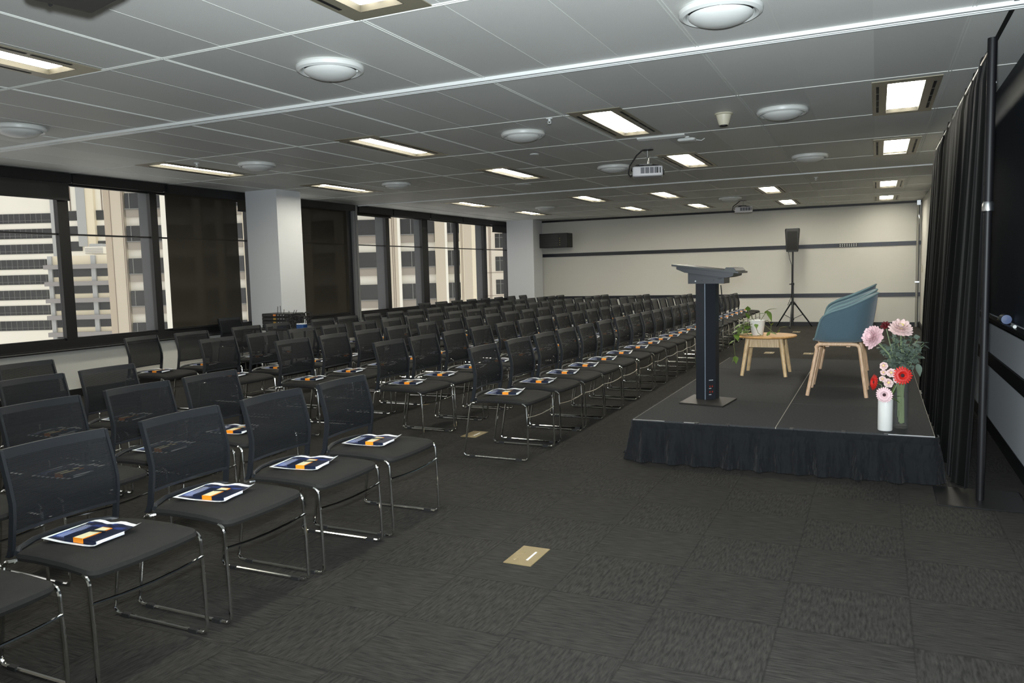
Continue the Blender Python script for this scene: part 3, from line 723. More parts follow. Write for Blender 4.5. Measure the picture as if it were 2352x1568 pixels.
# sockets and their lettering low on the right-hand face
d_ = Vector((.071, .060, 0)).normalized(); n_ = Vector((.060, -.071, 0)).normalized()
def onface(u, z, dep): p_ = Vector((-1.251, 6.350, 0)) + d_ * u + n_ * dep; return (p_.x, p_.y, z)
def plate(u0, u1, z0, z1, dep, mbx):
    mbx.add([onface(u0, z0, .0005), onface(u1, z0, .0005), onface(u1, z1, .0005), onface(u0, z1, .0005), onface(u0, z0, dep), onface(u1, z0, dep), onface(u1, z1, dep), onface(u0, z1, dep)], [(0, 1, 2, 3), (4, 7, 6, 5), (0, 4, 5, 1), (1, 5, 6, 2), (2, 6, 7, 3), (3, 7, 4, 0)]); return mbx
for z in (.375, .42):
    pl_ = plate(.030, .075, z - .014, z + .014, .004, MB()).build('socket', CASEB, t, False, off)
    for u in (.040, .062): plate(u - .005, u + .005, z - .006, z + .006, .0062, MB()).build('socket_hole', REDS, pl_, False, off)
tx = MB()
for z, n in ((.470, 7), (.403, 4), (.352, 4)):
    for k in range(n): plate(.034 + k * .0055, .038 + k * .0055, z - .003, z + .003, .001, tx)
tx.build('lettering', mat('pale_lettering', srgb(190, 195, 200), .6), t, False, off)
for z in (.86, .90, .96, 1.05, 1.08): MB().tube([(-1.150, 6.47, z), (-1.135, 6.46, z + .004), (-1.128, 6.47, z + .012)], .005, 6).build('cable_clip', ALU, t, True, off)
MB().tube([(-1.150, 6.49, 1.24), (-1.136, 6.48, 1.12), (-1.13, 6.48, 1.0), (-1.136, 6.49, .9), (-1.15, 6.5, .82)], .005, 6).build('cable', RUBBER, t, True, off)

# ------------------------------------------------------------------ coffee table with trailing plant
TXC, TYC = -.998, 8.165
t = thing('coffee_table', 'round oak coffee table with splayed legs on the stage', 'table', (TXC, TYC, SZ))
MB().lathe([(.001, .375), (.28, .375), (.292, .382), (.293, .392), (.288, .397), (.001, .398)], n=48).build('table_top', OAKTOP, t)
MB().box(-.165, -.165, .285, .165, -.145, .372).box(-.165, .145, .285, .165, .165, .372).box(-.165, -.145, .285, -.145, .145, .372).box(.145, -.145, .285, .165, .145, .372).build('apron', OAKLEG, t, False)
for sx in (-1, 1):
    for sy in (-1, 1):
        MB().tube([(sx * .207, sy * .212, 0), (sx * .155, sy * .155, .37)], [.017, .024], 12).build('leg', OAKLEG, t)
def leafmb(mb, base, tip, width, up=Vector((0, 0, 1)), fold=.15, n=5, heart=False):
    b_, t_ = Vector(base), Vector(tip); ax = t_ - b_; L0 = ax.length
    if L0 < 1e-5: return
    ax.normalize(); sd = ax.cross(up)
    if sd.length < 1e-3: sd = ax.orthogonal()
    sd.normalize(); nn = sd.cross(ax)
    rg = []
    for k in range(n + 1):
        s_ = k / n; w = width * (math.sin(PI * min(1, s_ * 1.02 + .02) ** (.6 if heart else .8)))
        droop = -.18 * L0 * s_ ** 2
        c_ = b_ + ax * L0 * s_ + Vector((0, 0, droop))
        rg.append([c_ - sd * w + nn * fold * w, c_, c_ + sd * w + nn * fold * w])
    mb.loft(rg, closed=False)
pt = thing('potted_plant', 'trailing green vine in a white pot on the oak table', 'plant', (-1.075, 8.10, .698))
MB().lathe([(.001, 0), (.052, 0), (.056, .01), (.070, .10), (.077, .145), (.079, .150), (.076, .152), (.072, .146), (.066, .125), (.001, .125)], n=36).build('pot', CERAM, pt)
MB().lathe([(.068, .128), (.03, .134), (.001, .135)], n=20).build('soil', mat('dark_soil', (.02, .013, .008, 1), .95, bump=.8, bscale=150), pt)
vn = MB(); lf = MB()
def vine(pts, leaves):
    vn.tube(pts, .0028, 5)
    P_ = [Vector(p) for p in pts]
    for (f_, dv, ln, wd) in leaves:
        q = f_ * (len(P_) - 1); i = min(int(q), len(P_) - 2); b_ = P_[i].lerp(P_[i + 1], q - i)
        leafmb(lf, b_, b_ + Vector(dv).normalized() * ln, wd, heart=True)
vine([(.02, 0, .13), (.07, 0, .21), (.10, 0, .25)], [(.6, (.3, -.2, .6), .05, .02), (1, (1, -.3, .35), .11, .032), (.9, (.5, -.4, -.9), .11, .033), (.55, (-.8, -.2, .1), .09, .03)])
vine([(.04, 0, .13), (.10, -.02, .15), (.135, -.03, .10), (.13, -.04, .04), (.12, -.05, .006)], [(.35, (.6, -.3, .3), .05, .018), (.75, (-.4, -.3, -.5), .07, .03), (.85, (.7, -.4, .0), .08, .035), (.5, (.4, -.3, .6), .05, .016)])
vine([(.04, .02, .13), (.16, 0, .02), (.20, -.03, .03), (.22, -.04, .08)], [(1, (.9, -.2, .25), .08, .02), (.7, (.3, -.3, .5), .04, .015)])
vine([(0, -.05, .14), (-.01, -.085, .10), (.02, -.10, .03), (.05, -.11, .008), (.02, -.16, .008)], [(.15, (.2, -.6, -.5), .055, .022)])
vine([(-.03, 0, .13), (-.09, -.02, .17), (-.13, -.03, .15), (-.16, -.04, .08)], [(.3, (-.3, -.3, .9), .09, .032), (.6, (-.8, -.3, .3), .07, .03), (.85, (-.7, -.4, -.3), .09, .038), (1, (-.2, -.3, -.9), .08, .036)])
vine([(-.04, 0, .13), (-.12, -.05, .10), (-.17, -.08, .05), (-.20, -.09, .0), (-.215, -.10, -.10), (-.20, -.10, -.22)], [(.2, (-.2, -.5, .2), .07, .03), (.4, (-.7, -.4, -.2), .08, .035), (.55, (.2, -.5, -.4), .08, .035), (.7, (-.6, -.3, -.3), .07, .028), (.98, (.2, -.3, -.9), .07, .03), (1, (-.5, -.2, -.7), .06, .025)])
vine([(-.02, -.03, .13), (-.07, -.10, .10), (-.09, -.14, .04), (-.06, -.16, .01)], [(.3, (-.5, -.4, .1), .07, .03), (.6, (-.5, -.5, -.2), .075, .034), (.9, (.5, -.5, -.0), .07, .03), (1, (-.7, -.3, .1), .07, .03)])
vine([(-.02, .02, .13), (-.08, .05, .20), (-.10, .06, .24)], [(.6, (-.7, -.3, .1), .07, .028), (1, (.0, -.4, .8), .07, .028)])
for k in range(16):
    a = random.uniform(2.2, 4.2); r_0 = random.uniform(.08, .17); z = random.uniform(.0, .14)
    b_ = Vector((r_0 * math.cos(a), r_0 * math.sin(a) * .8 - .02, z)); leafmb(lf, b_, b_ + Vector((math.cos(a), math.sin(a) - .3, random.uniform(-.6, .3))).normalized() * .065, .027, heart=True)
vn.build('vines', VINE, pt); lf.build('leaves', LEAF, pt)

# ------------------------------------------------------------------ tub armchairs
ac = thing('tub_armchair', '', 'armchair', group='blue-grey tub armchairs on the stage')
def rimh(ph):
    a = abs(math.degrees(ph))
    if a <= 108: return .232 + .158 * (math.cos(math.radians(a)) + .309) / 1.309
    T = [(108, .232), (114, .215), (120, .185), (128, .115), (136, .045), (143, .012), (160, .002), (181, 0)]
    for (a0, h0), (a1, h1) in zip(T[:-1], T[1:]):
        if a <= a1: return h0 + (h1 - h0) * (a - a0) / (a1 - a0)
    return 0
nph, ntt = 72, 14
def shell(off_):
    rg = []
    for i in range(nph):
        ph = -PI + 2 * PI * i / nph; c_, s_ = math.cos(ph), math.sin(ph); h = rimh(ph)
        col = []
        for k in range(ntt + 1):
            t_ = k / ntt
            if t_ < .45: q = t_ / .45; rad = q * .88; z = .0 + .010 * q ** 4
            else: q = (t_ - .45) / .55; rad = .88 + .12 * math.sin(q * PI / 2) + .20 * q * (h / .4); z = .010 + (h) * (q ** 1.35)
            ax_ = .235 if c_ > 0 else .238 - .03 * max(0, -c_ - .75) / .25
            x = ax_ * rad * math.copysign(abs(c_) ** .86, c_) + .01; y = .262 * rad * math.copysign(abs(s_) ** .9, s_)
            # lean the back outward a little and straighten the arms
            if c_ < 0 and abs(y) > 1e-6: y *= 1 + min(1, -c_ / .5) * .08
            col.append((x, y, z))
        rg.append(col)
    return rg
rg = shell(0); rg.append(rg[0])
sh = MB().loft(rg, closed=False).build('shell', TEAL, ac)
sh.location = (.0, 0, .440)
so_ = sh.modifiers.new('thick', 'SOLIDIFY'); so_.thickness = .020; so_.offset = -1
rim = [Vector(c[-1]) + Vector((0, 0, .002)) for c in rg[:-1]]
MB().tube(rim, .0075, 6, closed=True).build('rim_piping', PIPE, ac).location = (.0, 0, .440)
pad = MB().lathe([(.001, .025), (.17, .025), (.19, .018), (.192, .010)], n=32).build('seat_pad', TEAL, ac); pad.location = (-.02, 0, .440)
for s_ in (-1, 1):
    y0_, y1_ = s_ * .235, s_ * .215
    pts = [(-.235, y0_, 0), (-.165, y1_, .385)] + [( -.130 + .040 * math.cos(math.radians(a)), y1_, .400 + .032 * math.sin(math.radians(a))) for a in (170, 135, 105)] + [(.10, y1_, .432)] + [(.125 + .035 * math.cos(math.radians(a)), y1_, .398 + .032 * math.sin(math.radians(a))) for a in (75, 45, 10)] + [(.215, y0_, 0)]
    MB().tube(pts, .0155, 10, sx=1.0).build('leg_frame', ASH, ac)
MB().box(-.10, -.215, .41, -.07, .215, .428).box(.06, -.215, .41, .09, .215, .428).build('cross_rail', ASH, ac, False)
index(ac)
AP = [(-.275, 7.10, 'blue-grey tub armchair nearest the camera, behind the flowers'), (-.282, 7.78, 'blue-grey tub armchair in the middle of the three'), (-.292, 8.44, 'blue-grey tub armchair farthest from the camera, mostly hidden')]
for k, (x, y, lb) in enumerate(AP):
    if k == 0: ac.location = (x, y, SZ); ac['label'] = lb
    else: obj_copy_tree(ac, (x, y, SZ), (0, .04, -.03)[k], lb).scale = (1, 1, (1, 1.01, 1.045)[k])

# ------------------------------------------------------------------ vases and flowers
VX, VY = .065, 5.56
o = MB().lathe([(.001, 0), (.042, 0), (.0455, .005), (.0455, .200), (.044, .206), (.040, .204), (.040, .02), (.001, .02)], n=36).build('vase', CERAM)
o.location = (VX, VY, SZ); tag(o, 'white cylindrical vase at the front right corner of the stage', 'vase')
GX, GY = .157, 5.66
o = MB().lathe([(.001, .001), (.042, .001), (.045, .006), (.045, .318), (.0445, .320), (.0415, .318), (.0415, .022), (.038, .018), (.001, .018)], n=36).build('glass_vase', VGLASS)
o.location = (GX, GY, SZ); tag(o, 'tall clear glass vase behind the white vase', 'vase')
def gerbera(name, pos, nrm, R_, pm, lab, stem_to, petals=22, cm=DARKC, rings=2, cat='flower'):
    nrm = Vector(nrm).normalized(); q = nrm.to_track_quat('Z', 'Y').to_matrix().to_4x4(); Mx = Matrix.Translation((0, 0, 0)) @ q
    t = thing(name, lab, cat, pos)
    mb = MB()
    for r_i in range(rings):
        for k in range(petals):
            a = 2 * PI * (k + .5 * r_i) / petals; rl = R_ * (1 - .22 * r_i) * random.uniform(.93, 1.05); w = R_ * .115
            u = Vector((math.cos(a), math.sin(a), 0)); v = Vector((-math.sin(a), math.cos(a), 0)); zt = .10 * R_ * (1 + r_i * 1.5)
            P0 = u * R_ * .16; P1 = u * rl * .6 + Vector((0, 0, zt)); P2 = u * rl + Vector((0, 0, zt * .7 - .04 * R_))
            rr = []
            for P_, ww in ((P0, w * .5), (P1, w), (u * rl * .88 + Vector((0, 0, zt * .9)), w * .9), (P2, w * .25)): rr.append([Mx @ (P_ - v * ww), Mx @ (P_ + Vector((0, 0, .02 * R_))), Mx @ (P_ + v * ww)])
            mb.loft(rr, closed=False)
    mb.build('petals', pm, t)
    MB().lathe([(R_ * .20, 0), (R_ * .20, .10 * R_), (R_ * .12, .16 * R_), (.0001, .17 * R_)], n=16, M=Mx).build('flower_centre', cm, t)
    if stem_to is not None:
        e_ = Vector(stem_to) - Vector(pos); s0 = -nrm * .01; MB().tube([s0, s0 - nrm * .03 + e_ * .12, e_ * .55 + Vector((0, 0, 0)) - nrm * .012, e_], .003, 6).build('stem', STEMG, t)
    return t
def pompom(name, pos, nrm, R_, pm, lab, stem_to, layers=5, cm=YEL, sr=.003, n0=15, wf=1.0):
    nrm = Vector(nrm).normalized(); Mx = nrm.to_track_quat('Z', 'Y').to_matrix().to_4x4()
    t = thing(name, lab, 'flower', pos); mb = MB()
    for l_ in range(layers):
        el = math.radians(-8 + l_ * 72 / max(1, layers - 1)); n = max(5, int(n0 * (1 - l_ / (layers + 2))))
        for k in range(n):
            a = 2 * PI * (k + .5 * (l_ % 2)) / n + random.uniform(-.08, .08); rl = R_ * random.uniform(.88, 1.08) * (1 - .10 * l_)
            dr = Vector((math.cos(a) * math.cos(el), math.sin(a) * math.cos(el), math.sin(el))); v = Vector((-math.sin(a), math.cos(a), 0)); upv = dr.cross(v) * -1
            rr = []
            for s_, w in ((.1, .05 * wf), (.45, .17 * wf), (.8, .20 * wf), (1.0, .07 * wf)):
                c_ = dr * rl * s_ + upv * (.10 * R_ * math.sin(s_ * PI)); rr.append([Mx @ (c_ - v * w * R_ + upv * .05 * R_), Mx @ c_, Mx @ (c_ + v * w * R_ + upv * .05 * R_)])
            mb.loft(rr, closed=False)
    mb.build('petals', pm, t)
    if cm: MB().lathe([(R_ * .22, .05 * R_), (R_ * .2, .3 * R_), (R_ * .1, .38 * R_), (.0001, .4 * R_)], n=12, M=Mx).build('flower_centre', cm, t)
    if stem_to is not None:
        pts = [Vector((0, 0, 0))] + [Vector(p) - Vector(pos) for p in stem_to]; MB().tube(pts, sr, 6).build('stem', STEMG, t)
    return t
vt = (VX, VY, SZ + .19); gt = (GX, GY, SZ + .30)
gerbera('gerbera', (.057, 5.50, .540), (-.1, -1, .12), .052, PINK, 'pink gerbera with dark centre leaning over the front of the white vase', vt)
gerbera('gerbera', (.160, 5.53, .665), (.15, -1, .15), .058, REDP, 'red gerbera facing forward, right of the white vase', (VX + .015, VY, SZ + .19), petals=20)
gerbera('gerbera', (-.002, 5.57, .610), (-1, -.45, .15), .052, REDP, 'red gerbera seen from the side, left above the white vase', (VX - .01, VY, SZ + .19), petals=20)
for (x, z, r_0, lb) in ((.052, .722, .024, 'topmost small pale pink bloom above the white vase'), (.050, .678, .018, 'pale pink bud between the small blooms above the white vase'), (.096, .678, .026, 'small pink bloom with cream centre beside the red gerbera'), (.080, .612, .027, 'small pink bloom with yellow centre just above the pink gerbera'), (.128, .632, .020, 'small pink bloom just below the forward-facing red gerbera'), (.045, .636, .019, 'small pale bloom between the left red gerbera and the pink gerbera')):
    pompom('small_bloom', (x, 5.55, z), (random.uniform(-.4, .4), -1, .35), r_0 * 1.15, PINKW, lb, [(VX, VY, SZ + .27), (VX, VY, SZ + .19)], layers=3, n0=7, sr=.0018, wf=2.1)
lfb = MB()
for b_, e_ in (((.10, 5.54, .52), (.16, 5.52, .545)), ((.09, 5.55, .50), (.13, 5.53, .60)), ((.085, 5.55, .52), (.15, 5.53, .50)), ((.02, 5.55, .60), (.05, 5.52, .64))): leafmb(lfb, b_, e_, .012)
lfb.tube([(VX, VY, SZ + .15), (.09, 5.55, .52), (.118, 5.55, .60)], .002, 5)
tag(lfb.build('leaf_sprig', LEAF), 'green leaf sprig on the right of the white vase', 'leaves')
pompom('chrysanthemum', (-.022, 5.62, .905), (-.70, -.65, .35), .082, PINK, 'large pale pink chrysanthemum leaning left of the eucalyptus', [(.01, 5.63, .87), (.08, 5.65, .79), (.115, 5.655, .70), (.14, 5.66, .60), (.165, 5.66, .33)], layers=6, n0=18, sr=.0055, cm=None)
pompom('chrysanthemum', (.150, 5.64, .965), (.15, -.5, .8), .078, PINKW, 'large pale pink chrysanthemum on top of the eucalyptus', [(.15, 5.66, .90), (.16, 5.66, .60), (.155, 5.66, .33)], layers=5, n0=16, sr=.004)
pompom('dark_bloom', (.058, 5.68, .978), (-.1, -.6, .6), .032, DREDP, 'small dark red bloom between the two pale chrysanthemums', [(.10, 5.67, .80), (.15, 5.66, .60), (.15, 5.66, .34)], layers=4, n0=10, cm=None)
eb = thing('eucalyptus_bunch', 'grey-green eucalyptus foliage standing in the glass vase', 'foliage', (GX, GY, SZ + .3))
el_ = MB(); es = MB()
rnd = random.Random(3)
for k in range(38):
    a = rnd.uniform(0, 2 * PI); rr0 = rnd.uniform(.02, .150) ; top = Vector((.138 + rr0 * math.cos(a) * 1.05, 5.69 + rr0 * math.sin(a) * .6, rnd.uniform(.82, 1.0) - rr0 * .8))
    p0 = Vector((GX + rnd.uniform(-.02, .02), GY + rnd.uniform(-.02, .02), SZ + .04 + rnd.uniform(0, .1))); p1 = Vector((GX + rnd.uniform(-.03, .03), GY + rnd.uniform(-.02, .02), SZ + .33))
    pm_ = p1.lerp(top, .5) + Vector((0, 0, .03)); es.tube([p0, p1, pm_, top], .0018, 5)
    for j in range(10):
        s_ = .12 + .88 * j / 9; b_ = (p1.lerp(pm_, s_ * 2) if s_ < .5 else pm_.lerp(top, s_ * 2 - 1))
        for q in (0, 1):
            dr = Vector((rnd.uniform(-1, 1), rnd.uniform(-1, .6), rnd.uniform(-.5, .9))).normalized(); w = rnd.uniform(.012, .021)
            leafmb(el_, b_, b_ + dr * w * 2.3, w, fold=.1, n=4, up=Vector((rnd.uniform(-.5, .5), rnd.uniform(-.5, .5), 1)))
for b_, e_ in (((.25, 5.66, .73), (.265, 5.63, .66)), ((.24, 5.66, .77), (.275, 5.64, .80)), ((.235, 5.66, .72), (.272, 5.64, .745))): leafmb(el_, b_, e_, .022, n=5)
for z0_, x0_ in ((.62, .165), (.5, .17)): es.tube([(x0_, 5.66, z0_), (x0_ + .004, 5.66, .335)], .007, 8)
es.build('stems', STEMG, eb, True, (GX, GY, SZ + .3)); el_.build('eucalyptus_leaves', EUCA, eb, True, (GX, GY, SZ + .3))

# ------------------------------------------------------------------ drape on pipe stands
POLEM = mat('black_pole', (.004, .004, .005, 1), .5, spec=.35)
dp = thing('drape_stand', 'black pipe stand with flat base plate holding the near end of the drape', 'stand', (.56, 5.12, 0), group='drape stands'); off = (.56, 5.12, 0)
MB().rbox(.333, 4.94, 0, .790, 5.36, .008, .01).build('base_plate', mat('black_steel_plate', (.010, .010, .010, 1), .35), dp, True, off)
MB().tube([(.56, 5.12, .008), (.56, 5.12, 1.70)], .021, 16).build('lower_pole', POLEM, dp, True, off)
MB().tube([(.56, 5.12, 1.66), (.56, 5.12, 1.70), (.56, 5.12, 1.715)], [.030, .030, .022], 16).build('collar', ALU, dp, True, off)
MB().tube([(.56, 5.12, 1.70), (.56, 5.12, 2.60)], .024, 16).build('upper_pole', POLEM, dp, True, off)
MB().tube([(.56, 5.12, 2.36), (.585, 5.115, 2.36)], .008, 8).build('locking_pin', ALU, dp, True, off)
d2 = thing('drape_stand', 'far black pipe stand hidden behind the end of the drape', 'stand', (.56, 9.35, 0), group='drape stands'); off2 = (.56, 9.35, 0)
MB().rbox(.40, 9.14, 0, .82, 9.56, .008, .01).build('base_plate', FRAMEM, d2, True, off2); MB().tube([(.56, 9.35, .008), (.56, 9.35, 2.56)], .021, 12).build('pole', FRAMEM, d2, True, off2)
o = MB().tube([(.555, 5.14, 2.535), (.555, 9.33, 2.535)], .018, 10).build('drape_rail', FRAMEM); tag(o, 'black horizontal rail carrying the drape between its two stands', 'rail')
cur = MB(); rg = []
N_ = 760; ya_, yb_ = 5.16, 9.30
for i in range(N_ + 1):
    s_ = i / N_; y = ya_ + (yb_ - ya_) * s_; col = []
    for k in range(17):
        t_ = k / 16; z = 2.575 - t_ * 2.545
        w = math.sin(y * 2 * PI / .19 + 1.6 * math.sin(y * 3.1)) * .5 + math.sin(y * 2 * PI / .47 + .7 + t_ * .5) * .7 + math.sin(y * 2 * PI / .083 + t_ + 2 * math.sin(y * 4)) * .18
        amp = .012 + .030 * min(1, t_ * 1.6)
        x = .535 + w * amp - .075 * t_ ** 1.2 * (1 - .1 * s_) + (.02 if k == 0 else 0)
        yy = y + (.0 if s_ > .02 else 0) + .22 * t_ ** 1.5 * (1 - s_) * .4
        col.append((x, yy, max(z, .012)))
    rg.append(col)
o = cur.loft(rg, closed=False).build('drape', DRAPE); tag(o, 'tall black pleated drape along the right side of the stage', 'drape')

# ------------------------------------------------------------------ right wall board, rail, tray
struct('trim_30', MB().box(XR - .022, YF, .96, XR - .002, 8.6, H - .002), DARKBOARD)
struct('trim_31', MB().box(XR - .016, YF, .64, XR - .002, 8.6, .955), GREYWALL)
struct('trim_32', MB().box(XR - .024, YF, .535, XR - .002, 8.6, .635), BLACKP)
struct('trim_33', MB().box(XR - .016, YF, .11, XR - .002, 8.6, .53), GREYWALL)
tr = MB().box(XR - .10, 3.0, .935, XR - .022, 8.5, .950); tr.box(XR - .10, 3.0, .950, XR - .092, 8.5, .962)
tag(tr.build('board_tray', BLACKP, None, False), 'long black tray under the dark board on the right wall', 'tray')
cu = thing('plastic_tub', 'translucent tub with blue band lying on the board tray', 'tub', (XR - .062, 6.2, .985))
Mx = Matrix.Rotation(PI / 2, 4, 'X')
MB().lathe([(.001, -.09), (.030, -.09), (.032, -.08), (.030, .05), (.001, .052)], n=20, M=Mx).build('tub_body', mat('cloudy_plastic', srgb(130, 140, 142), .35), cu)
MB().lathe([(.031, .03), (.032, .035), (.032, .05), (.031, .055), (.001, .056)], n=20, M=Mx).build('tub_lid', mat('blue_lid', srgb(40, 66, 110), .4), cu)
o = MB().tube([(0, -.05, 0), (0, .05, 0)], .011, 10).build('marker_pen', DIFF); o.location = (XR - .06, 5.86, .961); tag(o, 'white marker pen lying on the board tray in front of the tub', 'pen')
o = MB().tube([(0, -.06, 0), (0, .06, 0)], .009, 10).build('marker_pen', mat('tan_pen', srgb(120, 104, 74), .5)); o.location = (XR - .06, 6.50, .959); tag(o, 'tan marker pen on the board tray behind the tub', 'pen')

# far right corner: folding partition post and wall plate
t = thing('partition_post', 'slim grey metal partition post in the far right corner', 'post', (.80, 18.86, 0)); off = (.80, 18.86, 0)
MB().box(.765, 18.82, 0, .80, 18.92, 2.62).build('post_body', mat('grey_post', srgb(120, 116, 104), .4, metal=.3), t, False, off)
MB().box(.806, 18.84, 0, .820, 18.90, 2.60).build('seal_strip', BLACKP, t, False, off)
MB().box(.76, 18.79, 2.60, .83, 18.94, 2.70).build('roller_head', ALU, t, False, off)
MB().tube([(.80, 18.80, 2.40), (.815, 18.76, 2.30), (.80, 18.80, 2.2)], .012, 8).build('handle', ALU, t, True, off)
MB().box(.745, 18.76, .955, .83, 18.84, .985).build('latch', ALU, t, False, off)
o = MB().rbox(-.008, -.06, -.07, .008, .06, .07, .005).build('wall_switch', BEIGEP); o.location = (XR - .010, 18.2, 1.25); tag(o, 'cream switch plate on the right wall by the far corner', 'switch')
# perforated socket plate in the upper rail
t = thing('socket_plate', 'plate with two rows of pale dots in the upper wall rail', 'plate', (-.58, YB - .02, 1.80)); off = (-.58, YB - .02, 1.80)
MB().box(-.78, YB - .026, 1.772, -.38, YB - .019, 1.842).build('plate', CASEB, t, False, off)
dd = MB()
for r_i in range(2):
    for k in range(8): dd.lathe([(.0001, .002), (.011, .002), (.011, 0)], n=8, M=Matrix.Translation((-.745 + k * .047, YB - .026, 1.79 + r_i * .034)) @ Matrix.Rotation(PI / 2, 4, 'X'))
dd.build('sockets', DIFF, t, True, off)
# equipment cabinet on the back wall beside the far column
t = thing('wall_cabinet', 'dark equipment cabinet on the back wall beside the far column', 'cabinet', (-7.50, 18.85, 2.0)); off = (-7.50, 18.85, 2.0)
MB().rbox(-7.92, 18.62, 2.0, -7.12, YB - .001, 2.36, .01).build('cabinet_body', CASEB, t, False, off)
pn = MB()
for k in range(5): pn.box(-7.86, 18.612, 2.03 + k * .062, -7.36, 18.619, 2.08 + k * .062)
pn.build('front_panels', mat('dark_grey_panel', (.03, .032, .03, 1), .5), t, False, off)
for k in range(4): MB().box(-7.33, 18.611, 2.06 + k * .055, -7.31, 18.619, 2.072 + k * .055).build('indicator_light', YLED, t, False, off)

# ------------------------------------------------------------------ speaker on tripod
SPX, SPY = -1.693, 18.45
t = thing('speaker_stand', 'black tripod speaker stand in front of the back wall', 'speaker stand', (SPX, SPY, 0)); off = (SPX, SPY, 0)
MB().tube([(SPX, SPY, .06), (SPX, SPY, .98)], .026, 12).build('lower_pole', FRAMEM, t, True, off)
MB().tube([(SPX, SPY, .96), (SPX, SPY, 1.75)], .018, 12).build('upper_pole', FRAMEM, t, True, off)
MB().lathe([(.045, 0), (.05, .02), (.05, .06), (.03, .08)], (SPX, SPY, .51), n=16).build('hub', FRAMEM, t, True, off)
MB().tube([(SPX - .02, SPY, .975), (SPX - .07, SPY, .97)], .012, 8).build('knob', FRAMEM, t, True, off)
MB().lathe([(.034, 0), (.034, .05), (.02, .055)], (SPX, SPY, .95), n=14).build('collar', FRAMEM, t, True, off)
MB().lathe([(.04, 0), (.04, .03)], (SPX, SPY, .17), n=14).build('brace_ring', FRAMEM, t, True, off)
for a in (-62, 60, 182):
    pass
for dx, dy in ((-.36, .16), (.40, .22), (-.02, -.36)):
    MB().tube([(SPX + dx * .08, SPY + dy * .08, .56), (SPX + dx, SPY + dy, .015)], .016, 10).build('leg', FRAMEM, t, True, off)
    MB().tube([(SPX, SPY, .19), (SPX + dx * .52, SPY + dy * .52, .29)], .007, 6).build('brace', FRAMEM, t, True, off)
MB().tube([(SPX - .09, SPY - .02, 1.71), (SPX - .07, SPY - .03, 1.55), (SPX - .02, SPY - .03, 1.40), (SPX - .02, SPY - .03, 1.0), (SPX - .025, SPY - .03, .70), (SPX - .10, SPY - .03, .50)], .006, 6).build('cable', RUBBER, t, True, off)
t = thing('loudspeaker', 'black loudspeaker on top of the tripod stand', 'speaker', (SPX, SPY, 1.70)); off = (SPX, SPY, 1.70)
def ring_sp(z, w0, w1): return [(SPX - w0, SPY - .14, z), (SPX - w0 * .86, SPY - .17, z), (SPX + w0 * .86, SPY - .17, z), (SPX + w0, SPY - .14, z), (SPX + w1, SPY + .13, z), (SPX - w1, SPY + .13, z)]
MB().loft([ring_sp(1.69, .122, .08), ring_sp(1.71, .128, .085), ring_sp(2.17, .158, .11), ring_sp(2.20, .148, .10)], True, True).build('cabinet', CASEB, t, True, off)
MB().box(SPX - .105, SPY - .178, 1.73, SPX + .105, SPY - .170, 2.14).build('grille', mat('speaker_grille', (.006, .006, .006, 1), .8, bump=.5, bscale=400), t, False, off)

# ------------------------------------------------------------------ equipment beside the near column
EX, EY = -7.60, 8.58; TT = .700
t = thing('side_table', 'dark folding table beside the nearer white column', 'table', (-7.46, EY, 0)); off = (-7.46, EY, 0)
MB().rbox(-7.95, 8.30, TT - .025, -6.97, 8.84, TT, .01).build('table_top', CASEB, t, True, off)
for sx in (-7.90, -7.02):
    for sy in (8.35, 8.79): MB().tube([(sx, sy, 0), (sx, sy, TT - .025)], .014, 8).build('leg', FRAMEM, t, True, off)
AMB = [mat('amber_tag', srgb(200, 120, 52), .5), mat('dull_gold_tag', srgb(150, 118, 44), .5)]
GRV = mat('grey_groove', srgb(70, 74, 74), .5)
for k in range(4):
    z0 = TT + .001 + k * .051
    t = thing('equipment_case', 'black flat case with orange tag, %s in the stack beside the column' % ('lowest', 'second from the bottom', 'third from the bottom', 'topmost')[k], 'case', (EX, EY, z0), group='stacked black equipment cases')
    MB().rbox(-.22, -.17, 0, .25, .17, .048, .010).build('case_body', CASEB, t)
    MB().box(-.01, -.176, .012, .035, -.169, .038).build('tag', AMB[0 if k in (0, 3) else 1], t, False)
    MB().box(-.19, -.174, .020, -.06, -.169, .025).build('handle_groove', GRV, t, False)
    for q in range(3): MB().lathe([(.008, 0), (.008, .008), (.0001, .01)], n=8, M=Matrix.Translation((.08 + q * .05, -.17, .024)) @ Matrix.Rotation(PI / 2, 4, 'X')).build('control_knob', ALU, t)
rn = random.Random(11)
t = thing('cable_tangle', 'tangle of black cables and thin aerials heaped right of the cases', 'cables', (-7.30, 8.42, TT))
for (ax0, az0, ax1, az1) in ((-.24, .205, -.23, .30), (-.18, .205, -.185, .31), (-.02, .12, -.04, .24), (.0, .12, .06, .25), (.03, .10, .10, .25), (-.13, .205, -.12, .26), (.12, .10, .2, .2)):
    MB().tube([(ax0, 0, az0 - .1), (ax0, 0, az0), (ax1, 0, az1)], .004, 5).build('aerial', RUBBER, t)
for k in range(14):
    cx_, cz_ = rn.uniform(-.02, .26), rn.uniform(.05, .17); R0 = rn.uniform(.03, .07); yy = rn.uniform(-.09, .1)
    MB().tube([(cx_ + R0 * math.cos(2 * PI * q / 14), yy + .02 * math.sin(q), max(.006, cz_ + R0 * .9 * math.sin(2 * PI * q / 14))) for q in range(14)], .006, 5, closed=True).build('cable_loop', RUBBER, t)
t = thing('blue_box', 'small blue box with white top beside the black cables', 'box', (-7.08, 8.33, TT))
MB().rbox(-.05, -.02, 0, .07, .07, .06, .008).build('box_body', BLUE, t); MB().box(-.045, -.015, .06, .065, .065, .072).build('white_insert', PAPER, t, False)
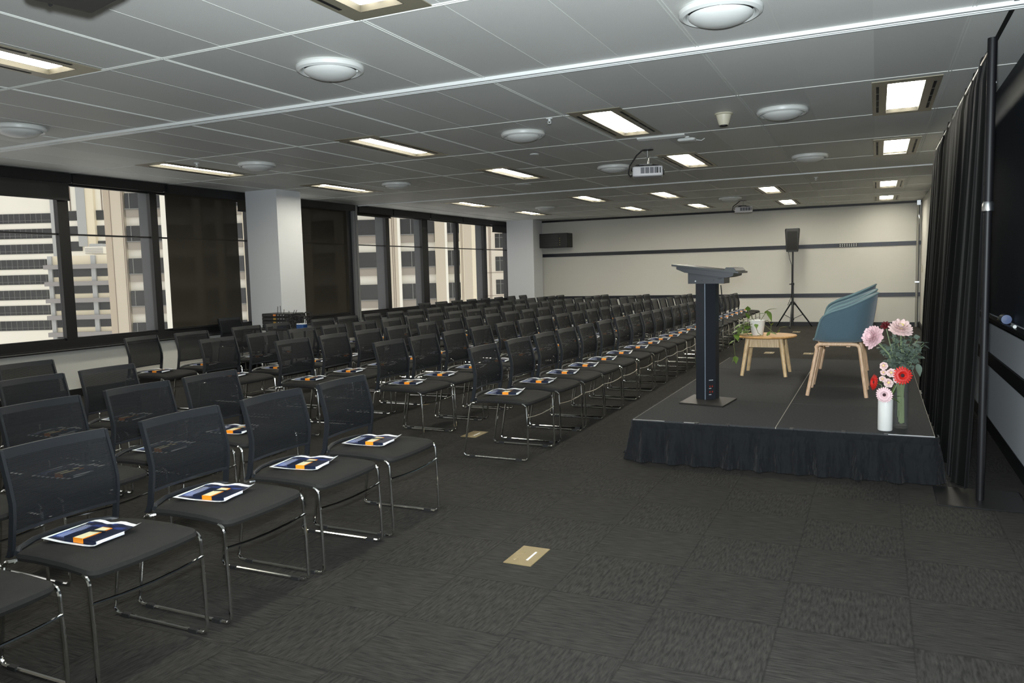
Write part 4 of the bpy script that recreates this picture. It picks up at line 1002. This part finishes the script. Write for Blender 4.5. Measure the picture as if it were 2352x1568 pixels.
t = thing('blue_box', 'blue and white packet at the front of the side table', 'box', (-7.48, 8.33, TT))
MB().rbox(.02, -.02, 0, .14, .04, .05, .008).build('box_body', BLUE, t); MB().rbox(-.05, -.03, .0, .015, .02, .05, .006).build('white_face', PAPER, t)

# ------------------------------------------------------------------ floor outlet plates
def outlet(x, y, s_, label):
    t = thing('floor_outlet', label, 'floor outlet', (x, y, 0), group='brass floor outlet covers')
    MB().box(-.072 * s_, -.121 * s_, .0005, .072 * s_, .121 * s_, .004).build('cover_plate', BRASS, t, False)
    MB().box(.020 * s_, -.060 * s_, .004, .030 * s_, .055 * s_, .0055).build('cable_slot', PAPER, t, False)
    for yy in (-.055, .03):
        MB().lathe([(.018 * s_, .004), (.017 * s_, .0058), (.0001, .006)], (-.042 * s_, yy * s_, 0), n=16).build('finger_lift', BRASS, t)
    return t
outlet(-1.530, 3.374, 1, 'square brass floor outlet cover on the carpet in the foreground')
outlet(-1.54, 12.99, 1, 'small floor outlet cover behind the oak table')
outlet(-.95, 12.97, 1, 'small floor outlet cover between the oak table and the armchairs')
outlet(-1.50, 17.2, 1, 'floor outlet cover in front of the far speaker stand')
outlet(-3.13, 5.86, 1, 'floor outlet cover under the chairs at the near end of the farther block')

# ------------------------------------------------------------------ the street side: towers seen through the glass
FW = Vector((-.4236, .9059, 0)); RT = Vector((.9059, .4236, 0)); CAM = Vector((0, 0, 1.383))
Rr = Vector((.90599, .42254, -.0255)); Ru = Vector((-.0141, .09032, .99581)); Rf = Vector((-.42307, .90183, -.08779)); FPX = 1787.465
def uz(px, py, d):
    v = Rr * ((px - 1176) / FPX) - Ru * ((py - 784) / FPX) + Rf; k = d / v.dot(FW); p_ = CAM + v * k; return p_.dot(RT), p_.z
def wbox(mb, u0, u1, z0, z1, d0, d1):
    vs = []
    for z in (z0, z1):
        for d in (d0, d1):
            for u in (u0, u1): p_ = RT * u + FW * d; vs.append((p_.x, p_.y, z))
    mb.add(vs, [(0, 2, 3, 1), (4, 5, 7, 6), (0, 1, 5, 4), (2, 6, 7, 3), (0, 4, 6, 2), (1, 3, 7, 5)])
FWHITE = mat('white_facade', srgb(246, 243, 230), .8, var=.05, vscale=.2)
FCREAM = mat('cream_facade', srgb(236, 226, 200), .8, var=.05, vscale=.3)
FBEIGE = mat('beige_facade', srgb(204, 194, 174), .85, var=.06, vscale=.15)
FBEIGE_SHADE = mat('shaded_beige_facade', srgb(190, 176, 156), .85, var=.05, vscale=.15)  # the tower's beige with shade painted in, for its darker corner face
FGREY = mat('grey_facade', srgb(178, 180, 180), .8)
FSPAN = mat('brown_grey_spandrel', srgb(158, 150, 138), .8)
FLEDGE = mat('grey_ledge', srgb(150, 146, 144), .8)
FSEAM = mat('facade_seam', srgb(128, 112, 100), .8)
FWIN = mat('dark_tower_window', (.040, .041, .042, 1), .5, spec=.2, var=.5, vscale=.25)
FFRAME = mat('window_mullion_grey', srgb(120, 120, 118), .6)
def bld(name, lab): return thing(name, lab, 'building', tuple(RT * 0 + FW * 0), 0)
def U(px, d): return uz(px, 600, d)[0]
def Z(py, px, d): return uz(px, py, d)[1]
# banded office tower, far left
d = 172
t = bld('office_tower', 'white office tower with dark ribbon windows, seen through the left windows')
b = MB(); wbox(b, U(-120, d), U(285, d), -40, Z(300, 60, d), d, d + 25); b.build('wall', FWHITE, t, False)
for k in range(8):
    z1 = Z(491 + k * 35.1, 60, d); z0 = Z(513 + k * 35.1, 60, d)
    px1 = 128 if k < 3 else 108
    r_ = MB(); wbox(r_, U(-120, d), U(px1, d), z0, z1, d - .15, d + .1); o = r_.build('ribbon_window', FWIN, t, False)
    if k < 3:
        for pa, pb in ((150, 192), (229, 250)):
            r_ = MB(); wbox(r_, U(pa, d), U(pb, d), z0 + 0.35, z1 + .35, d - .15, d + .1); r_.build('ribbon_window', FWIN, t, False)
    r_ = MB()
    wbox(r_, U(-120, d), U(px1, d), z0 + .55, z0 + .62, d - .25, d - .18)
    for q in range(14): wbox(r_, U(-60 + q * 12.6, d), U(-60 + q * 12.6, d) + .08, z0 + .1, z1, d - .22, d - .16)
    r_.build('railing', FFRAME, t, False)
r_ = MB(); wbox(r_, U(191, d), U(211, d), Z(566, 200, d), Z(300, 60, d), d - 1.2, d); r_.build('grey_blade', FGREY, t, False)
r_ = MB(); wbox(r_, U(211, d), U(229, d), Z(566, 200, d), Z(300, 60, d), d - 1.0, d); r_.build('cream_blade', FCREAM, t, False)
r_ = MB(); wbox(r_, U(129, d), U(137, d), -40, Z(300, 60, d), d - .8, d); r_.build('pale_pier', FGREY, t, False)
for px in (163, 171, 243): 
    r_ = MB(); wbox(r_, U(px, d), U(px, d) + .12, Z(484, 170, d), Z(300, 60, d), d - .2, d); r_.build('facade_joint', FSEAM, t, False)
# lower building in front of it
d = 157
t = bld('low_office_block', 'lower cream block with grey ledges in front of the banded tower')
b = MB(); wbox(b, U(112, d), U(285, d), -45, Z(587, 180, d), d, d + 12); b.build('wall', FCREAM, t, False)
for k in range(6):
    y0 = 617 + k * 38.6
    for pa, pb in ((121, 158), (160, 211), (221, 262)):
        r_ = MB(); wbox(r_, U(pa, d), U(pb, d), Z(y0 + 18, 190, d), Z(y0, 190, d), d - .1, d + .1); r_.build('window', FWIN, t, False)
    r_ = MB(); wbox(r_, U(106, d), U(268, d), Z(y0, 190, d), Z(y0 - 10, 190, d), d - 1.2, d); r_.build('ledge', FLEDGE, t, False)
for pa, pb in ((211, 221), (112, 121)):
    r_ = MB(); wbox(r_, U(pa, d), U(pb, d), -45, Z(587, 180, d), d - .5, d); r_.build('pier', FGREY, t, False)
ac_ = thing('rooftop_unit', 'pale louvred plant unit standing on the roof of the lower block', 'roof unit', (0, 0, 0))
r_ = MB(); wbox(r_, U(193, d), U(236, d), Z(583, 214, d) + .02, Z(566, 214, d), d + .6, d + 4); r_.build('unit_body', FWHITE, ac_, False)
r_ = MB()
for k in range(4): wbox(r_, U(194, d), U(235, d), Z(581 - k * 3.6, 214, d), Z(580 - k * 3.6, 214, d), d + .5, d + .65)
r_.build('louvre', FLEDGE, ac_, False)
r_ = MB(); wbox(r_, U(200, d), U(229, d), Z(566, 214, d), Z(559, 214, d), d + 1.2, d + 3.4); r_.build('hood', FGREY, ac_, False)
# the long beige block that fills the middle and right windows
d = 82
t = bld('beige_tower', 'beige concrete tower with recessed dark windows filling the middle windows')
top = Z(300, 300, d)
b = MB(); wbox(b, U(262, d), U(1104, d), -25, top, d + .5, d + 20); b.build('wall', FWHITE, t, False)
r_ = MB(); wbox(r_, U(247, d), U(262, d), -25, top, d - .1, d + 8); r_.build('corner_pier', FBEIGE_SHADE, t, False)
r_ = MB(); wbox(r_, U(262, d), U(291, d), -25, top, d - .1, d + .5); r_.build('corner_pier', FBEIGE, t, False)
for px in (262, 288, 291.5):
    r_ = MB(); wbox(r_, U(px, d), U(px, d) + .05, -25, top, d - .13, d - .08); r_.build('facade_joint', FSEAM, t, False)
PERIOD = 3.38
zref = Z(615, 850, d)      # sill of one floor
bays = [(295, 328), (345, 377), (392, 448), (470, 500), (520, 560), (585, 640), (665, 700), (720, 770), (795, 868), (922, 999), (1029, 1056)]
for pa, pb in bays:
    for k in range(-3, 6):
        zs = zref + k * PERIOD
        if zs > top: continue
        ua, ub = U(pa, d), U(pb, d)
        w_ = MB(); wbox(w_, ua, ub, zs, zs + 1.62, d + .05, d + .45); wo = w_.build('window', FWIN, t, False)
        m_2 = MB(); wbox(m_2, ua + (ub - ua) * .30, ua + (ub - ua) * .30 + .07, zs, zs + 1.62, d - .02, d + .05); wbox(m_2, ua, ub, zs - .06, zs + .04, d - .05, d + .05); m_2.build('window_bar', FFRAME, wo, False)
        w_ = MB(); wbox(w_, ua, ub, zs - .84, zs - .06, d + .1, d + .45); w_.build('spandrel', FSPAN, t, False)
for pa, pb, mt in ((332, 343, FBEIGE), (378, 391, FWHITE), (450, 468, FBEIGE), (502, 518, FBEIGE), (563, 583, FBEIGE), (642, 663, FBEIGE), (702, 718, FBEIGE), (772, 793, FBEIGE), (872, 916, FBEIGE), (916, 922, FWHITE), (1001, 1024, FBEIGE), (1024, 1029, FWHITE), (1057, 1066, FCREAM), (1066, 1085, FBEIGE), (1085, 1104, FCREAM)):
    r_ = MB(); wbox(r_, U(pa, d), U(pb, d), -25, top, d - .25, d + .5); r_.build('pilaster', mt, t, False)
for px in (903, 907, 1060, 1063):
    r_ = MB(); wbox(r_, U(px, d), U(px, d) + .05, -25, top, d - .29, d - .24); r_.build('facade_joint', FSEAM, t, False)
# pale building farther right with small cross-barred windows
d = 114
t = bld('pale_stone_building', 'pale stone building with small cross-barred windows, seen beside the far column')
top2 = Z(350, 1140, d)
b = MB(); wbox(b, U(1108, d), U(1230, d), -35, top2, d, d + 20); b.build('wall', mat('stone_facade', srgb(226, 218, 206), .85, var=.06, vscale=.2), t, False)
for k in range(-2, 4):
    y0 = 589 - k * 53; z0, z1 = Z(y0 + 33, 1147, d), Z(y0, 1147, d)
    w_ = MB(); wbox(w_, U(1138, d), U(1159, d), z0, z1, d - .05, d + .1); wo = w_.build('window', FWIN, t, False)
    m_2 = MB(); um = U(1148.5, d); wbox(m_2, um - .05, um + .05, z0, z1, d - .12, d - .04); wbox(m_2, U(1138, d), U(1159, d), z1 - .62, z1 - .56, d - .12, d - .04); m_2.build('window_bar', FFRAME, wo, False)
    r_ = MB(); wbox(r_, U(1108, d), U(1230, d), z0 - .25, z0 - .20, d - .05, d); r_.build('string_course', FSEAM, t, False)
for px in (1124, 1127, 1165):
    r_ = MB(); wbox(r_, U(px, d), U(px, d) + .07, -35, top2, d - .05, d); r_.build('facade_joint', FSEAM, t, False)

# ------------------------------------------------------------------ light
w = bpy.data.worlds.new('World'); SC.world = w; w.use_nodes = True
bg = w.node_tree.nodes['Background']; bg.inputs[0].default_value = (1.0, .985, .95, 1); bg.inputs[1].default_value = 1.08
fl_ = bpy.data.lights.new('camera_flash', 'SPOT'); fl_.energy = 1480; fl_.color = (.87, .95, 1.0); fl_.spot_size = math.radians(150); fl_.spot_blend = 1; fl_.shadow_soft_size = .035
fo = bpy.data.objects.new('camera_flash', fl_); COL.objects.link(fo); fo.location = (-.01, .03, 1.50)
dirv = Vector((-.22, .90, .34)).normalized(); fo.rotation_euler = dirv.to_track_quat('-Z', 'Y').to_euler()

# ------------------------------------------------------------------ camera
cd = bpy.data.cameras.new('camera'); cam = bpy.data.objects.new('camera', cd); COL.objects.link(cam)
cd.sensor_fit = 'HORIZONTAL'; cd.sensor_width = 36; cd.lens = FPX / 2352 * 36; cd.clip_start = .05; cd.clip_end = 600
Mc = Matrix(((Rr.x, Ru.x, -Rf.x, 0), (Rr.y, Ru.y, -Rf.y, 0), (Rr.z, Ru.z, -Rf.z, 1.383), (0, 0, 0, 1)))
cam.matrix_world = Mc
SC.camera = cam
vs_ = SC.view_settings; vs_.view_transform = 'Standard'; vs_.look = 'None'; vs_.gamma = 1; vs_.exposure = 0; vs_.use_curve_mapping = False
cy = SC.cycles
cy.max_bounces = 7; cy.diffuse_bounces = 4; cy.glossy_bounces = 3; cy.transmission_bounces = 5; cy.transparent_max_bounces = 14
cy.caustics_reflective = False; cy.caustics_refractive = False; cy.use_denoising = True; cy.use_adaptive_sampling = True; cy.adaptive_threshold = .03; cy.sample_clamp_indirect = 6
